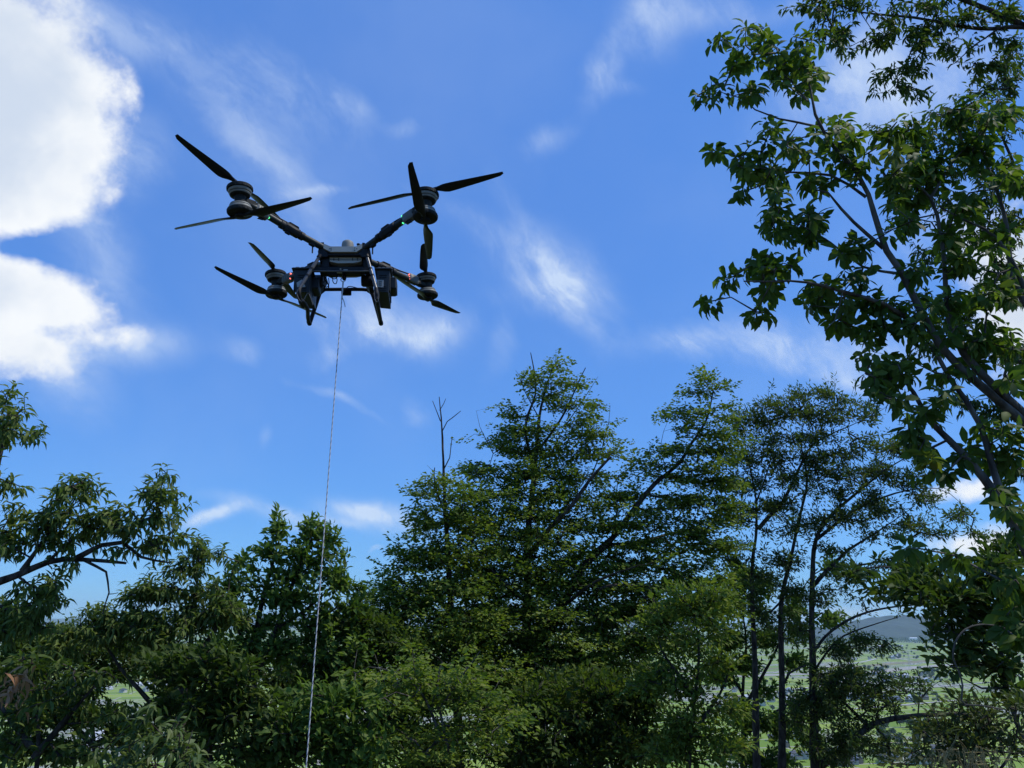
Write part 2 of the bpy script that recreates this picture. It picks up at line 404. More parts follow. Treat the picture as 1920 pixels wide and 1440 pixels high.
# ------------------------------------------------------------------ foliage engine
LEAF_FAR = (np.array([[0, 0, 0], [.5, .42, .10], [0, 1, -.10], [-.5, .42, .10]], float), [np.array([[0, 1, 2], [0, 2, 3]])])
LEAF_NEAR = (np.array([[0, 0, 0], [0, .33, .02], [0, .70, -.04], [0, 1, -.16], [.36, .28, .07], [.50, .62, .04], [-.36, .28, .07], [-.50, .62, .04], [.24, .85, -.06], [-.24, .85, -.06]], float),
             [np.array([[0, 4, 1], [0, 1, 6], [3, 2, 8], [3, 9, 2]]), np.array([[1, 4, 5, 2], [1, 2, 7, 6]]), np.array([[2, 5, 8], [2, 9, 7]])])
LEAF_LANCE = (np.array([[0, 0, 0], [.5, .30, .06], [.42, .62, 0], [0, 1, -.22], [-.42, .62, 0], [-.5, .30, .06], [0, .32, 0], [0, .64, -.06]], float),
              [np.array([[0, 1, 6], [0, 6, 5], [3, 7, 2], [3, 4, 7]]), np.array([[6, 1, 2, 7], [6, 7, 4, 5]])])


def unit(a): return a / (np.linalg.norm(a, axis=-1, keepdims=True) + 1e-9)


def make_leaves(pos, ax, nrm, ln, wd, tmpl):
    ax = unit(ax); nrm = unit(nrm - ax * (nrm * ax).sum(1, keepdims=True)); sd_ = np.cross(ax, nrm)
    T, Fs = tmpl; n = len(pos); k = len(T)
    curl = np.random.default_rng(n).uniform(.2, 2.3, n); V = pos[:, None] + ax[:, None] * (T[None, :, 1:2] * ln[:, None, None]) + sd_[:, None] * (T[None, :, 0:1] * wd[:, None, None]) + nrm[:, None] * (T[None, :, 2:3] * (ln * curl)[:, None, None])
    off = (np.arange(n) * k)[:, None, None]
    return V.reshape(-1, 3), [(f[None] + off).reshape(-1, f.shape[1]) for f in Fs]


def leaves_for(P, D, root, sp, rng):
    """P twig ends, D twig directions. Returns leaf pos, axis, normal, length, width, tint"""
    n = len(P); L = sp['twig']; k = sp['n']; up = np.array([0, 0, 1.])
    Pn = np.repeat(P, k, 0); Dn = np.repeat(D, k, 0); i = np.tile(np.arange(k), n); m = len(Pn)
    jit = rng.normal(size=(m, 3)); mode = sp['mode']
    base_t = np.repeat(rng.uniform(0, 1, n), k) * .5 + rng.uniform(0, .5, m)
    if mode == 'spray':          # flat layered sprays, leaves two-ranked
        H = Dn.copy(); H[:, 2] = H[:, 2] * .5 + .12 + np.repeat(rng.normal(size=n) * .16, k); H = unit(H)
        S = unit(np.cross(H, up)); side = np.where(i % 2 == 0, 1, -1)[:, None]
        s = ((i + .5) / k)[:, None]
        lat = rng.uniform(0, 1, (m, 1)) ** 1.3 * (1.05 - s) * L * .55
        pos = Pn + H * (s - .35) * L + S * side * lat + up * (-.10 * L * s ** 2 + rng.normal(size=(m, 1)) * .035)
        ax = H * .75 + S * side * .8 + jit * .16 - up * .18
        nr = up + jit[:, ::-1] * .55
    elif mode == 'whorl':        # leaves spread like fingers round the twig end
        H = unit(Dn + up * .25); A = unit(np.cross(H, up + .01)); B = np.cross(H, A)
        ph = i * 2 * math.pi / sp.get('w', 6) + np.repeat(rng.uniform(0, 6.28, n), k)
        lvl = (i // sp.get('w', 6))[:, None]
        rad = A * np.cos(ph)[:, None] + B * np.sin(ph)[:, None]
        pos = Pn - H * lvl * L * .35 + rad * .012 + jit * .008
        ax = rad + H * (.35 - .25 * lvl) + jit * .20 - up * sp.get('droop', .45)
        nr = H + up * .8 + jit[:, ::-1] * .22
    elif mode == 'droop':        # long narrow leaves along a twig, tips hanging
        s = ((i + .5) / k)[:, None]; ph = (i * 2.4)[:, None]
        A = unit(np.cross(Dn, up + .01)); B = np.cross(Dn, A)
        rad = A * np.cos(ph) + B * np.sin(ph)
        pos = Pn + Dn * (s - .8) * L + jit * .015
        ax = rad * .9 + Dn * (.3 + .7 * s) - up * sp.get('droop', .55) + jit * .2
        nr = up + rad * .35 + jit[:, ::-1] * .3
    else:                        # 'tuft'
        s = ((i + .5) / k)[:, None]
        pos = Pn + Dn * (s - .7) * L + jit * L * .14
        ax = unit(jit) + Dn * .9 + up * sp.get('lift', .15)
        nr = up + jit[:, ::-1] * .55
    sz = np.clip(rng.normal(.95, .2, m), .45, 1.35)
    return pos, ax, nr, sp['len'] * sz, sp['len'] * sp['w_l'] * sz * rng.uniform(.85, 1.1, m), base_t


def tube_edges(A, B, ra, rb, k):
    T = unit(B - A); u = np.cross(T, np.array([.3, .2, 1.])); u = unit(u); w = np.cross(T, u)
    a = np.arange(k) * 2 * math.pi / k; c = np.cos(a)[None, :, None]; s = np.sin(a)[None, :, None]
    ring = u[:, None] * c + w[:, None] * s
    V = np.concatenate([A[:, None] + ring * ra[:, None, None], B[:, None] + ring * rb[:, None, None]], 1)
    n = len(A); o = (np.arange(n) * 2 * k)[:, None, None]; j = np.arange(k); jn = (j + 1) % k
    f = np.stack([j, jn, jn + k, j + k], 1)[None] + o
    return V.reshape(-1, 3), f.reshape(-1, 4)


def limb_tube(P, R, rng, k=9):
    n = len(P); T = np.gradient(P, axis=0); T = unit(T); u = np.cross(T[0], [.1, 1, .2]); V = []
    lob = rng.uniform(.9, 1.1, k)
    for i in range(n):
        u = u - T[i] * (u @ T[i]); u /= np.linalg.norm(u); w = np.cross(T[i], u)
        q = R[i] * lob * (1 + .05 * rng.normal(size=k))
        a = np.arange(k) * 2 * math.pi / k
        V.append(P[i] + q[:, None] * (np.cos(a)[:, None] * u + np.sin(a)[:, None] * w))
    V = np.concatenate(V); i = np.arange(n - 1)[:, None]; j = np.arange(k)[None]; jn = (j + 1) % k
    f = np.stack([(i * k + j), (i * k + jn), ((i + 1) * k + jn), ((i + 1) * k + j)], -1).reshape(-1, 4)
    return V, f


def tree(name, label, cat, sp, Y, skel, blobs, lmat, bmat, seed=0, group=None, dens=None, tipr=.004, to_ground=True, extra=None, twigtop=None, shell=.5, spread=1.0, gap=.28, gapw=60, gz=1.8):
    """skel: list of (pts, r0, r1), pts = (px, py[, Y]); the first limb is the trunk, lowest point first.
       blobs: (px, py, rx, ry[, Y[, density factor]])"""
    rng = np.random.default_rng(seed)
    def P3(p): return at(p[0], p[1], p[2] if len(p) > 2 else Y)
    limbs = []
    for q, (pts, r0, r1) in enumerate(skel):
        pp = [P3(p) for p in pts]
        if q == 0 and to_ground:
            b = pp[0].copy(); gz = float(ground_z(b[0], b[1])) - .15
            if b[2] > gz + .3: pp = [np.array([b[0] * 1.0, b[1], gz])] + pp
        sp_ = spline(pp, .12 if Y < 12 else .18)
        wob = np.cumsum(rng.normal(size=sp_.shape) * .004, 0); sp_ = sp_ + wob * .6
        limbs.append((sp_, np.linspace(r0, r1, len(sp_)) * (1 + .04 * rng.normal(size=len(sp_)))))
    root_pt = limbs[0][0][0]
    nodes = np.concatenate([l[0] for l in limbs]); nsk = len(nodes); srad = np.concatenate([l[1] for l in limbs])
    # attraction points
    att = []
    for b in blobs:
        px, py, rx, ry = b[:4]; Yb = b[4] if len(b) > 4 and b[4] else Y; df = b[5] if len(b) > 5 else 1
        s = Yb / F; ry_m = max(.3, (rx + ry) * .5 * s * 1.25)
        n = max(2, int((dens or sp['dens']) * df * math.pi * rx * ry * s * s + rng.uniform(0, 1)))
        v = unit(rng.normal(size=(n, 3))) * (rng.uniform(0, 1, (n, 1)) ** shell)
        v *= 1 + spread * rng.exponential(.22, (n, 1))
        for q in v: att.append(at(px + q[0] * rx, py + q[1] * ry, Yb + q[2] * ry_m))
    att = np.array(att); lam = gapw * Y / F; gn = np.zeros(len(att))          # thin the crown in clumps so that sky shows through
    for q in range(7):
        kv = unit(rng.normal(size=3) * np.array([1, 1, gz])) * 2 * math.pi / (lam * rng.uniform(.7, 1.8)); gn += np.sin(att @ kv + rng.uniform(0, 6.28))
    att = att[gn > np.quantile(gn, gap)]
    NN = np.zeros((nsk + len(att) * 9 + 10, 3)); NN[:nsk] = nodes; par = -np.ones(len(NN), int); cnt = nsk; tips = []; tdir = []
    d0 = np.array([np.min(((nodes - a) ** 2).sum(1)) for a in att]); order = np.argsort(d0)
    cen = nodes[np.argmax(nodes[:, 2])] * 0 + np.median(nodes, 0)
    for ai in order:
        a = att[ai]; df = NN[:cnt] - a; d = np.sqrt((df ** 2).sum(1)) + .35 * np.clip(df[:, 2], 0, None)
        j = int(np.argmin(d)); st = NN[j]; v = a - st; L = np.linalg.norm(v); stp = max(1, min(8, int(L / .16)))
        perp = rng.normal(size=3) * L * .10; perp[2] += L * sp.get('arch', .06); last = j
        for q in range(1, stp + 1):
            t = q / stp; p = st + v * t + perp * math.sin(math.pi * t) + (rng.normal(size=3) * .012 if q < stp else 0)
            NN[cnt] = p; par[cnt] = last; last = cnt; cnt += 1
        dd = a - NN[par[last]]; out_ = a - cen; dd = dd / (np.linalg.norm(dd) + 1e-6) + .25 * out_ / (np.linalg.norm(out_) + 1e-6) + rng.normal(size=3) * .15
        tips.append(last); tdir.append(dd / np.linalg.norm(dd))
    NN = NN[:cnt]; par = par[:cnt]; w = np.zeros(cnt)
    for t in tips: w[t] += 1
    for k in range(cnt - 1, nsk - 1, -1):
        if par[k] >= 0: w[par[k]] += w[k]
    rad = tipr * np.maximum(w, 1) ** .42
    idx = np.arange(nsk, cnt); pa = par[idx]
    ra = np.minimum(rad[pa], np.where(pa < nsk, np.concatenate([srad * .75, rad[nsk:]])[pa], 9)); ra = np.where(pa < nsk, np.minimum(rad[idx] * 1.15, ra), ra); rb = np.minimum(rad[idx], ra)
    thick = ra > .012
    Vs = []; Fs = []; off = 0
    for P, R in limbs:
        V, f = limb_tube(P, R, rng, 10 if R[0] > .05 else 7); Vs.append(V); Fs.append(f + off); off += len(V)
    for msk, k in ((thick, 5), (~thick, 3)):
        if msk.any():
            V, f = tube_edges(NN[pa[msk]], NN[idx[msk]], ra[msk], rb[msk], k); Vs.append(V); Fs.append(f + off); off += len(V)
    root = empty(name, root_pt, label, cat, group)
    o = root_pt
    np_mesh('trunk', np.concatenate(Vs) - o, [np.concatenate(Fs)], bmat, root, smooth_=True)
    P = NN[tips]; D = np.array(tdir)
    pos, ax, nr, ln, wd, tt = leaves_for(P, D, root_pt, sp, rng)
    V, fs = make_leaves(pos, ax, nr, ln, wd, sp['tmpl'])
    np_mesh('crown', V - o, fs, lmat, root, tintv=np.repeat(tt, len(sp['tmpl'][0])), smooth_=False)
    if extra:
        for (nm, lab, mat, bl, n, spx) in extra:
            Q = []; 
            for (px, py, rx, ry, Yb) in bl:
                v = unit(rng.normal(size=(n, 3))) * rng.uniform(.2, 1, (n, 1))
                Q += [at(px + q[0] * rx, py + q[1] * ry, Yb + q[2] * .25) for q in v]
            Q = np.array(Q); Dq = unit(rng.normal(size=Q.shape) + np.array([0, 0, -.4]))
            pos, ax, nr, ln, wd, tt = leaves_for(Q, Dq, root_pt, spx, rng)
            V, fs = make_leaves(pos, ax, nr, ln, wd, spx['tmpl'])
            e = np_mesh(nm, V - o, fs, mat, root, tintv=np.repeat(tt, len(spx['tmpl'][0])))
            if lab: e['label'] = lab
    return root


BARK = mottled('dark_bark', (.022, .018, .013), (.10, .085, .066), 16, .9, .02, .2, stretch=(1, 1, .35))
BARK_L = mottled('grey_bark', (.045, .038, .03), (.17, .155, .13), 14, .85, .012, .25, stretch=(1, 1, .3))
L_HORN = leaf_mat('hornbeam_leaf', (0.062, 0.106, 0.015), (0.126, 0.188, 0.026), (0.268, 0.309, 0.052), (0.196, 0.247, 0.058), .32, .62)
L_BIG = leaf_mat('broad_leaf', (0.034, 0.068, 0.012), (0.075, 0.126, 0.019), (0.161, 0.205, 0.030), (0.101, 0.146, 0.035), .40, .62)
L_CHEST = leaf_mat('chestnut_leaf', (0.047, 0.089, 0.018), (0.099, 0.148, 0.028), (0.205, 0.235, 0.052), (0.196, 0.226, 0.089), .32, .62)
L_OAK = leaf_mat('oak_leaf', (0.047, 0.097, 0.014), (0.098, 0.162, 0.025), (0.184, 0.255, 0.041), (0.152, 0.211, 0.062), .32, .62)
L_AIRY = leaf_mat('narrow_leaf', (0.041, 0.075, 0.017), (0.079, 0.126, 0.029), (0.190, 0.194, 0.052), (0.127, 0.157, 0.057), .32, .62)
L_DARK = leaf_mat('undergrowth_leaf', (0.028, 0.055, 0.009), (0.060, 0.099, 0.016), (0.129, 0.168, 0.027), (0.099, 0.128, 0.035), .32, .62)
L_BROWN = leaf_mat('withered_leaf', (.16, .075, .03), (.30, .15, .07), (.42, .24, .12), (.3, .18, .1), .2, .7)
L_YEL = leaf_mat('young_leaf', (.09, .13, .02), (.15, .19, .03), (.24, .24, .04), (.16, .18, .05), .35, .5)

S_HORN = dict(mode='spray', twig=.42, n=24, len=.076, w_l=.60, dens=235, tmpl=LEAF_FAR, arch=.05)
S_BIG = dict(mode='whorl', twig=.16, n=12, w=6, len=.098, w_l=.46, dens=250, tmpl=LEAF_NEAR, droop=.55, arch=.10)
S_CHEST = dict(mode='droop', twig=.24, n=14, len=.106, w_l=.30, dens=285, tmpl=LEAF_LANCE, droop=.75, arch=.10)
S_OAK = dict(mode='tuft', twig=.26, n=16, len=.105, w_l=.48, dens=200, tmpl=LEAF_LANCE, lift=.2, arch=.10)
S_AIRY = dict(mode='tuft', twig=.24, n=14, len=.092, w_l=.34, dens=250, tmpl=LEAF_FAR, lift=.1, arch=.05)
S_FILL = dict(mode='tuft', twig=.34, n=20, len=.10, w_l=.5, dens=200, tmpl=LEAF_FAR, lift=.05, arch=.08)

# ------------------------------------------------------------------ the trees round the clearing
# hornbeam with a long leaning limb, the tallest tree ahead
tree('hornbeam_tree', 'tall layered green tree at the centre, pointed top and a long limb leaning right', 'tree', S_HORN, 14,
     [([(1005, 1560), (996, 1420), (990, 1300), (988, 1150), (990, 1000), (1000, 900), (1005, 840), (1010, 782), (1022, 730), (1036, 690)], .17, .010),
      ([(992, 1290), (1020, 1205), (1049, 1143), (1095, 1061), (1134, 1022), (1159, 994), (1191, 948), (1226, 906), (1272, 867), (1294, 831), (1322, 789), (1336, 728)], .095, .010),
      ([(992, 1040, 14), (1035, 985, 13.6), (1070, 950, 13.4), (1106, 900, 13.3), (1145, 856, 13.3)], .055, .022),
      ([(1000, 880), (985, 800), (1003, 740), (1002, 700), (994, 662)], .035, .008),
      ([(1005, 850), (1035, 810), (1060, 770), (1085, 715), (1098, 690)], .03, .008),
      ([(1134, 1022, 14), (1200, 1018, 14.6), (1260, 1000, 15), (1330, 990, 15.2)], .05, .015),
      ([(990, 1130, 14), (930, 1080, 13.4), (880, 1010, 13.2)], .05, .015),
      ([(990, 1180, 14), (1080, 1180, 14.8), (1180, 1160, 15.2)], .05, .015),
      ([(1010, 782), (985, 735), (972, 702), (966, 694)], .012, .003), ([(1060, 800), (1100, 740), (1122, 705)], .012, .0025), ([(1106, 900), (1128, 840), (1140, 790), (1142, 760)], .014, .003), ([(925, 850), (900, 800), (893, 770)], .010, .0025), ([(1250, 890), (1240, 830), (1252, 790)], .010, .0025),
      ([(1049, 1143, 14), (1120, 1090, 13.2), (1200, 1060, 12.8)], .04, .01)],
     [(1038, 682, 14, 16), (1030, 712, 20, 12), (1002, 712, 22, 12), (1012, 742, 34, 12), (1075, 722, 24, 9), (1052, 755, 28, 14), (945, 772, 34, 8), (975, 785, 30, 9), (1095, 762, 34, 9),
      (1000, 805, 62, 16), (1105, 790, 40, 10), (1085, 822, 45, 14), (1125, 815, 26, 9), (920, 828, 34, 9), (960, 838, 40, 12), (1010, 850, 60, 18), (1135, 848, 28, 12), (1095, 862, 40, 16),
      (1000, 885, 85, 16), (900, 885, 34, 14), (930, 905, 50, 14), (1090, 900, 60, 14), (1000, 925, 100, 18), (900, 945, 40, 16), (1100, 945, 66, 16), (990, 965, 110, 18), (905, 985, 42, 16), (1090, 990, 60, 15),
      (1000, 1005, 110, 22), (930, 1040, 60, 22), (1060, 1045, 90, 22), (990, 1080, 110, 26), (900, 1095, 60, 30), (1080, 1095, 80, 26), (1000, 1140, 120, 34), (1000, 1200, 130, 40), (900, 1170, 60, 40), (1010, 1270, 140, 50),
      (1330, 708, 22, 9), (1345, 722, 20, 10), (1300, 735, 28, 7), (1338, 750, 24, 12), (1362, 762, 22, 7), (1262, 775, 24, 7), (1310, 775, 30, 12), (1290, 795, 40, 10), (1350, 790, 28, 12), (1245, 782, 14, 5),
      (1385, 828, 22, 5), (1330, 815, 50, 13), (1235, 845, 34, 7), (1290, 845, 50, 12), (1350, 845, 35, 13), (1230, 870, 45, 9), (1310, 875, 60, 14), (1190, 892, 40, 9), (1260, 900, 50, 12), (1345, 905, 42, 14),
      (1180, 930, 45, 12), (1290, 935, 70, 14), (1360, 945, 30, 14), (1220, 960, 60, 14), (1330, 970, 55, 14), (1170, 985, 60, 13), (1290, 1000, 70, 15), (1200, 1025, 70, 15), (1340, 1025, 50, 14), (1260, 1050, 80, 16), (1160, 1065, 60, 16),
      (1200, 1095, 90, 22), (1310, 1085, 70, 20), (1240, 1140, 100, 26), (1140, 1150, 70, 30), (1330, 1140, 60, 24), (1200, 1200, 110, 34), (1120, 1240, 90, 40)],
     L_HORN, BARK, seed=11, gap=.30, gapw=40, gz=3.2)
tree('hornbeam_tree', 'layered green tree with a bare dead leader poking from its top', 'tree', S_HORN, 13,
     [([(868, 1560), (860, 1420), (852, 1250), (842, 1100), (836, 1000), (832, 940), (829, 860), (826, 800), (821, 742)], .11, .007),
      ([(828, 810), (838, 790), (850, 781), (863, 770)], .011, .006), ([(833, 878), (843, 858), (847, 822)], .011, .006), ([(826, 790), (818, 770), (811, 752)], .009, .005), ([(824, 770), (832, 758), (836, 748)], .007, .004),
      ([(832, 955), (818, 920), (814, 890), (816, 876)], .018, .006), ([(832, 890), (808, 880), (800, 872)], .005, .002), ([(820, 930), (790, 925), (775, 925)], .005, .002),
      ([(842, 1100), (880, 1040), (890, 970)], .04, .01), ([(845, 1150), (790, 1090), (750, 1050)], .04, .01), ([(850, 1230), (760, 1170), (710, 1140)], .05, .01)],
     [(828, 868, 8, 12), (810, 905, 24, 9), (850, 905, 26, 10), (795, 925, 26, 9), (840, 930, 40, 12), (880, 930, 24, 12), (790, 955, 26, 12), (850, 960, 50, 14), (800, 985, 34, 14), (870, 990, 50, 18), (815, 1015, 45, 18),
      (755, 1018, 20, 7), (770, 1040, 34, 12), (880, 1035, 55, 20), (820, 1055, 60, 22), (750, 1075, 40, 18), (850, 1100, 90, 26), (740, 1110, 45, 20), (780, 1140, 80, 24), (880, 1160, 80, 36), (720, 1160, 55, 24), (800, 1200, 110, 36), (860, 1270, 110, 46)],
     L_HORN, BARK, seed=12, gap=.26, gapw=40, gz=3)
tree('hornbeam_tree', 'low spreading young tree with pale green sprays and bare twigs below the bare-topped tree', 'tree', S_HORN, 9.5,
     [([(880, 1600), (850, 1470), (830, 1380), (815, 1290), (825, 1240)], .05, .008), ([(830, 1390), (790, 1300), (740, 1260), (690, 1250)], .02, .004), ([(820, 1330), (870, 1260), (900, 1220)], .015, .004),
      ([(815, 1290), (822, 1275), (808, 1330), (825, 1345)], .01, .005)],
     [(830, 1225, 90, 14), (760, 1240, 70, 14), (880, 1245, 60, 18), (700, 1260, 55, 16), (800, 1270, 90, 16), (870, 1290, 60, 22), (730, 1300, 80, 20), (820, 1330, 90, 22), (900, 1350, 60, 30), (760, 1370, 90, 26), (860, 1410, 90, 26)],
     L_HORN, BARK_L, seed=13, dens=130, gap=.42, gapw=80, spread=2.2)

# airy tree with three thin trunks
tree('broadleaf_tree', 'airy narrow-leaved tree with three slim dark trunks, valley showing between them', 'tree', S_AIRY, 16,
     [([(1424, 1560), (1421, 1440), (1417, 1250), (1412, 1120), (1413, 1050), (1419, 1000), (1419, 939), (1411, 894), (1398, 830), (1390, 800)], .11, .008),
      ([(1468, 1620), (1465, 1440), (1463, 1250), (1462, 1130), (1480, 1050), (1500, 960), (1512, 900), (1500, 830), (1510, 770)], .095, .006),
      ([(1532, 1620), (1528, 1440), (1524, 1300), (1522, 1150), (1523, 1088), (1529, 1013), (1553, 969), (1613, 915), (1678, 867), (1720, 845)], .11, .008),
      ([(1422, 992), (1445, 965), (1469, 939), (1517, 843), (1559, 813), (1590, 800), (1622, 785)], .05, .006),
      ([(1526, 1097), (1559, 1064), (1600, 1062), (1666, 1049), (1720, 1020)], .035, .006), ([(1523, 1100), (1560, 1060), (1595, 1028), (1640, 1000), (1700, 960)], .045, .006),
      ([(1529, 1013), (1600, 960), (1680, 925), (1760, 915), (1800, 940)], .035, .005), ([(1462, 1130), (1430, 1150), (1380, 1090), (1350, 1075)], .025, .005),
      ([(1524, 1225), (1545, 1195), (1580, 1168), (1625, 1148), (1690, 1136), (1750, 1133), (1800, 1128)], .03, .009), ([(1524, 1262), (1548, 1224), (1580, 1192), (1640, 1170), (1680, 1158)], .024, .007),
      ([(1465, 1290), (1480, 1262), (1515, 1245)], .03, .012), ([(1419, 939), (1440, 880), (1450, 820), (1460, 780)], .02, .004), ([(1517, 843), (1540, 790), (1560, 750)], .015, .003),
      ([(1530, 1440), (1560, 1421), (1627, 1365), (1665, 1350), (1722, 1342), (1810, 1338), (1870, 1332)], .07, .03), ([(1632, 1365), (1593, 1327), (1560, 1294)], .045, .015), ([(1640, 1360), (1664, 1390), (1668, 1430)], .03, .02)],
     [(1500, 742, 22, 12), (1545, 740, 34, 12), (1588, 758, 28, 14), (1625, 775, 22, 14), (1455, 762, 34, 13), (1405, 782, 30, 13), (1500, 775, 50, 14), (1440, 795, 50, 12), (1560, 785, 40, 12), (1380, 815, 20, 12),
      (1470, 820, 50, 14), (1530, 820, 34, 12), (1395, 860, 32, 14), (1450, 860, 40, 18), (1520, 860, 34, 14), (1580, 850, 40, 12), (1635, 835, 34, 12), (1685, 835, 30, 14), (1720, 850, 26, 12),
      (1560, 885, 50, 14), (1640, 880, 46, 14), (1480, 900, 45, 16), (1395, 910, 38, 16), (1600, 920, 55, 14), (1700, 900, 40, 14), (1540, 935, 50, 16), (1450, 950, 45, 14), (1390, 960, 34, 16), (1650, 950, 50, 14), (1740, 935, 36, 10), (1790, 965, 24, 10),
      (1580, 970, 50, 14), (1700, 985, 44, 12), (1500, 985, 40, 14), (1640, 1010, 46, 12), (1830, 1003, 24, 7), (1760, 1000, 30, 7), (1420, 1010, 44, 14), (1560, 1030, 40, 12), (1380, 1050, 34, 14), (1470, 1050, 34, 14), (1430, 1085, 40, 14), (1600, 1075, 50, 12), (1700, 1060, 50, 14),
      (1380, 1120, 34, 18), (1490, 1110, 34, 16), (1560, 1120, 38, 14), (1440, 1160, 30, 16), (1590, 1140, 36, 9), (1620, 1200, 22, 12), (1655, 1215, 20, 9), (1580, 1215, 30, 14), (1500, 1180, 24, 14), (1545, 1260, 26, 22), (1590, 1290, 40, 16), (1560, 1330, 40, 22), (1640, 1300, 40, 16), (1610, 1350, 40, 16, None, .5), (1500, 1330, 20, 40), (1570, 1385, 30, 18), (1600, 1262, 40, 18), (1660, 1272, 50, 15, None, .45), (1720, 1282, 30, 12, None, .5), (1592, 1235, 22, 12), (1640, 1332, 50, 14, None, .4), (1600, 1392, 50, 22, None, .6), (1670, 1405, 50, 18, None, .4), (1738, 1362, 30, 12), (1560, 1240, 24, 20), (1545, 1310, 26, 24), (1560, 1420, 40, 16)],
     L_AIRY, BARK, seed=14, spread=2.6, gap=.12)

# big-leaved tree close by on the right
tree('broadleaf_tree', 'nearest tree on the right edge, large drooping oval leaves on several leaning stems', 'tree', S_BIG, 5,
     [([(1990, 1560, 5.2), (1975, 1300, 5.2), (1950, 1120, 5.1), (1905, 1010), (1880, 957), (1853, 873), (1830, 797), (1800, 747), (1773, 713), (1747, 667)], .062, .014),
      ([(1975, 1180, 5.2), (2010, 980, 5.3), (1985, 860, 5.2), (1920, 797, 5.1), (1847, 733), (1800, 693), (1760, 647), (1740, 613), (1713, 563), (1687, 513), (1660, 475), (1625, 370), (1590, 310), (1560, 280), (1525, 220), (1515, 170), (1500, 120)], .051, .006),
      ([(1985, 830, 5.2), (1920, 775, 5.1), (1867, 723), (1807, 660), (1780, 590), (1773, 513), (1765, 435), (1745, 370), (1695, 325), (1665, 300)], .034, .006),
      ([(1880, 945), (1847, 897), (1813, 857), (1780, 823), (1743, 787), (1713, 733), (1693, 707), (1665, 680)], .032, .007),
      ([(1722, 590), (1710, 600), (1657, 570, 4.9), (1580, 547, 4.8), (1513, 532, 4.75), (1447, 530, 4.7), (1393, 530, 4.7)], .022, .005),
      ([(1655, 465), (1600, 415), (1575, 390), (1550, 360), (1518, 352)], .016, .005),
      ([(1535, 238), (1495, 230), (1460, 222), (1415, 205), (1395, 185), (1352, 172)], .009, .003),
      ([(1625, 370), (1560, 330), (1480, 325), (1420, 315), (1370, 290)], .012, .003), ([(1515, 190), (1480, 150), (1430, 110), (1405, 70)], .008, .003),
      ([(1990, 760, 5.1), (1950, 620), (1893, 477), (1847, 427), (1800, 407), (1760, 385)], .03, .006), ([(1940, 600, 5.2), (1900, 520, 5.2), (1885, 400, 5.2), (1850, 300, 5.2), (1830, 200, 5.2)], .025, .006),
      ([(1745, 370), (1790, 300), (1840, 250)], .012, .004), ([(1580, 547, 4.8), (1565, 600, 4.7), (1545, 620, 4.7)], .006, .003), ([(1687, 513), (1620, 500), (1560, 455), (1500, 420), (1450, 410)], .012, .003)],
     [(1412, 55, 30, 14), (1405, 85, 34, 18), (1344, 88, 14, 12), (1495, 78, 32, 16), (1475, 112, 45, 18), (1390, 118, 30, 14), (1322, 180, 22, 14), (1345, 165, 18, 8), (1405, 172, 36, 18), (1385, 203, 14, 7), (1450, 150, 38, 18), (1520, 135, 28, 18), (1495, 180, 30, 20),
      (1342, 276, 20, 14), (1400, 275, 28, 16), (1392, 312, 30, 18), (1450, 238, 26, 22), (1480, 268, 36, 26), (1455, 315, 36, 20), (1440, 350, 40, 14), (1395, 360, 18, 9), (1447, 392, 24, 18), (1460, 430, 30, 18),
      (1548, 235, 36, 24), (1595, 262, 30, 24), (1545, 285, 36, 22), (1525, 330, 30, 24), (1530, 415, 48, 20), (1500, 445, 34, 14), (1610, 305, 30, 24), (1675, 320, 42, 30), (1690, 370, 40, 20), (1660, 250, 34, 18), (1725, 235, 46, 22), (1790, 215, 50, 22), (1860, 210, 50, 30),
      (1750, 325, 40, 28), (1840, 285, 50, 30), (1815, 380, 45, 26), (1895, 330, 34, 40), (1740, 290, 30, 20), (1590, 470, 40, 20), (1690, 430, 30, 20),
      (1415, 505, 40, 16), (1385, 525, 30, 10), (1332, 568, 12, 6), (1425, 580, 38, 11), (1460, 500, 36, 18), (1440, 545, 30, 12), (1545, 560, 50, 22), (1570, 600, 40, 14), (1520, 540, 30, 14), (1615, 515, 40, 18), (1640, 565, 45, 24), (1625, 620, 34, 14),
      (1690, 610, 44, 24), (1625, 660, 26, 22), (1650, 700, 36, 26), (1695, 690, 40, 28), (1665, 750, 40, 18), (1705, 795, 20, 8), (1712, 825, 24, 18), (1730, 862, 22, 16), (1750, 885, 34, 14), (1765, 695, 30, 22), (1765, 745, 30, 16),
      (1825, 565, 50, 28), (1880, 545, 36, 34), (1765, 575, 28, 24), (1880, 640, 34, 26), (1900, 720, 22, 26), (1840, 800, 26, 18), (1885, 850, 26, 28), (1868, 925, 22, 18), (1900, 960, 24, 24), (1840, 690, 24, 14), (1900, 800, 20, 20),
      (1700, 1030, 24, 14), (1795, 1045, 10, 5), (1900, 1100, 34, 40), (1890, 1180, 30, 30), (1800, 620, 40, 24), (1850, 640, 34, 20), (1820, 500, 40, 24), (1720, 500, 34, 20), (1860, 450, 34, 24), (1790, 450, 34, 20), (1720, 770, 24, 14), (1800, 850, 24, 16)],
     L_BIG, BARK_L, seed=15, gap=.15,
     extra=[('young_leaves', 'fresh yellow-green leaves at the end of a shoot', L_YEL, [(1672, 285, 16, 14, 4.7), (1745, 862, 14, 12, 4.8)], 5, dict(S_BIG, n=6))])

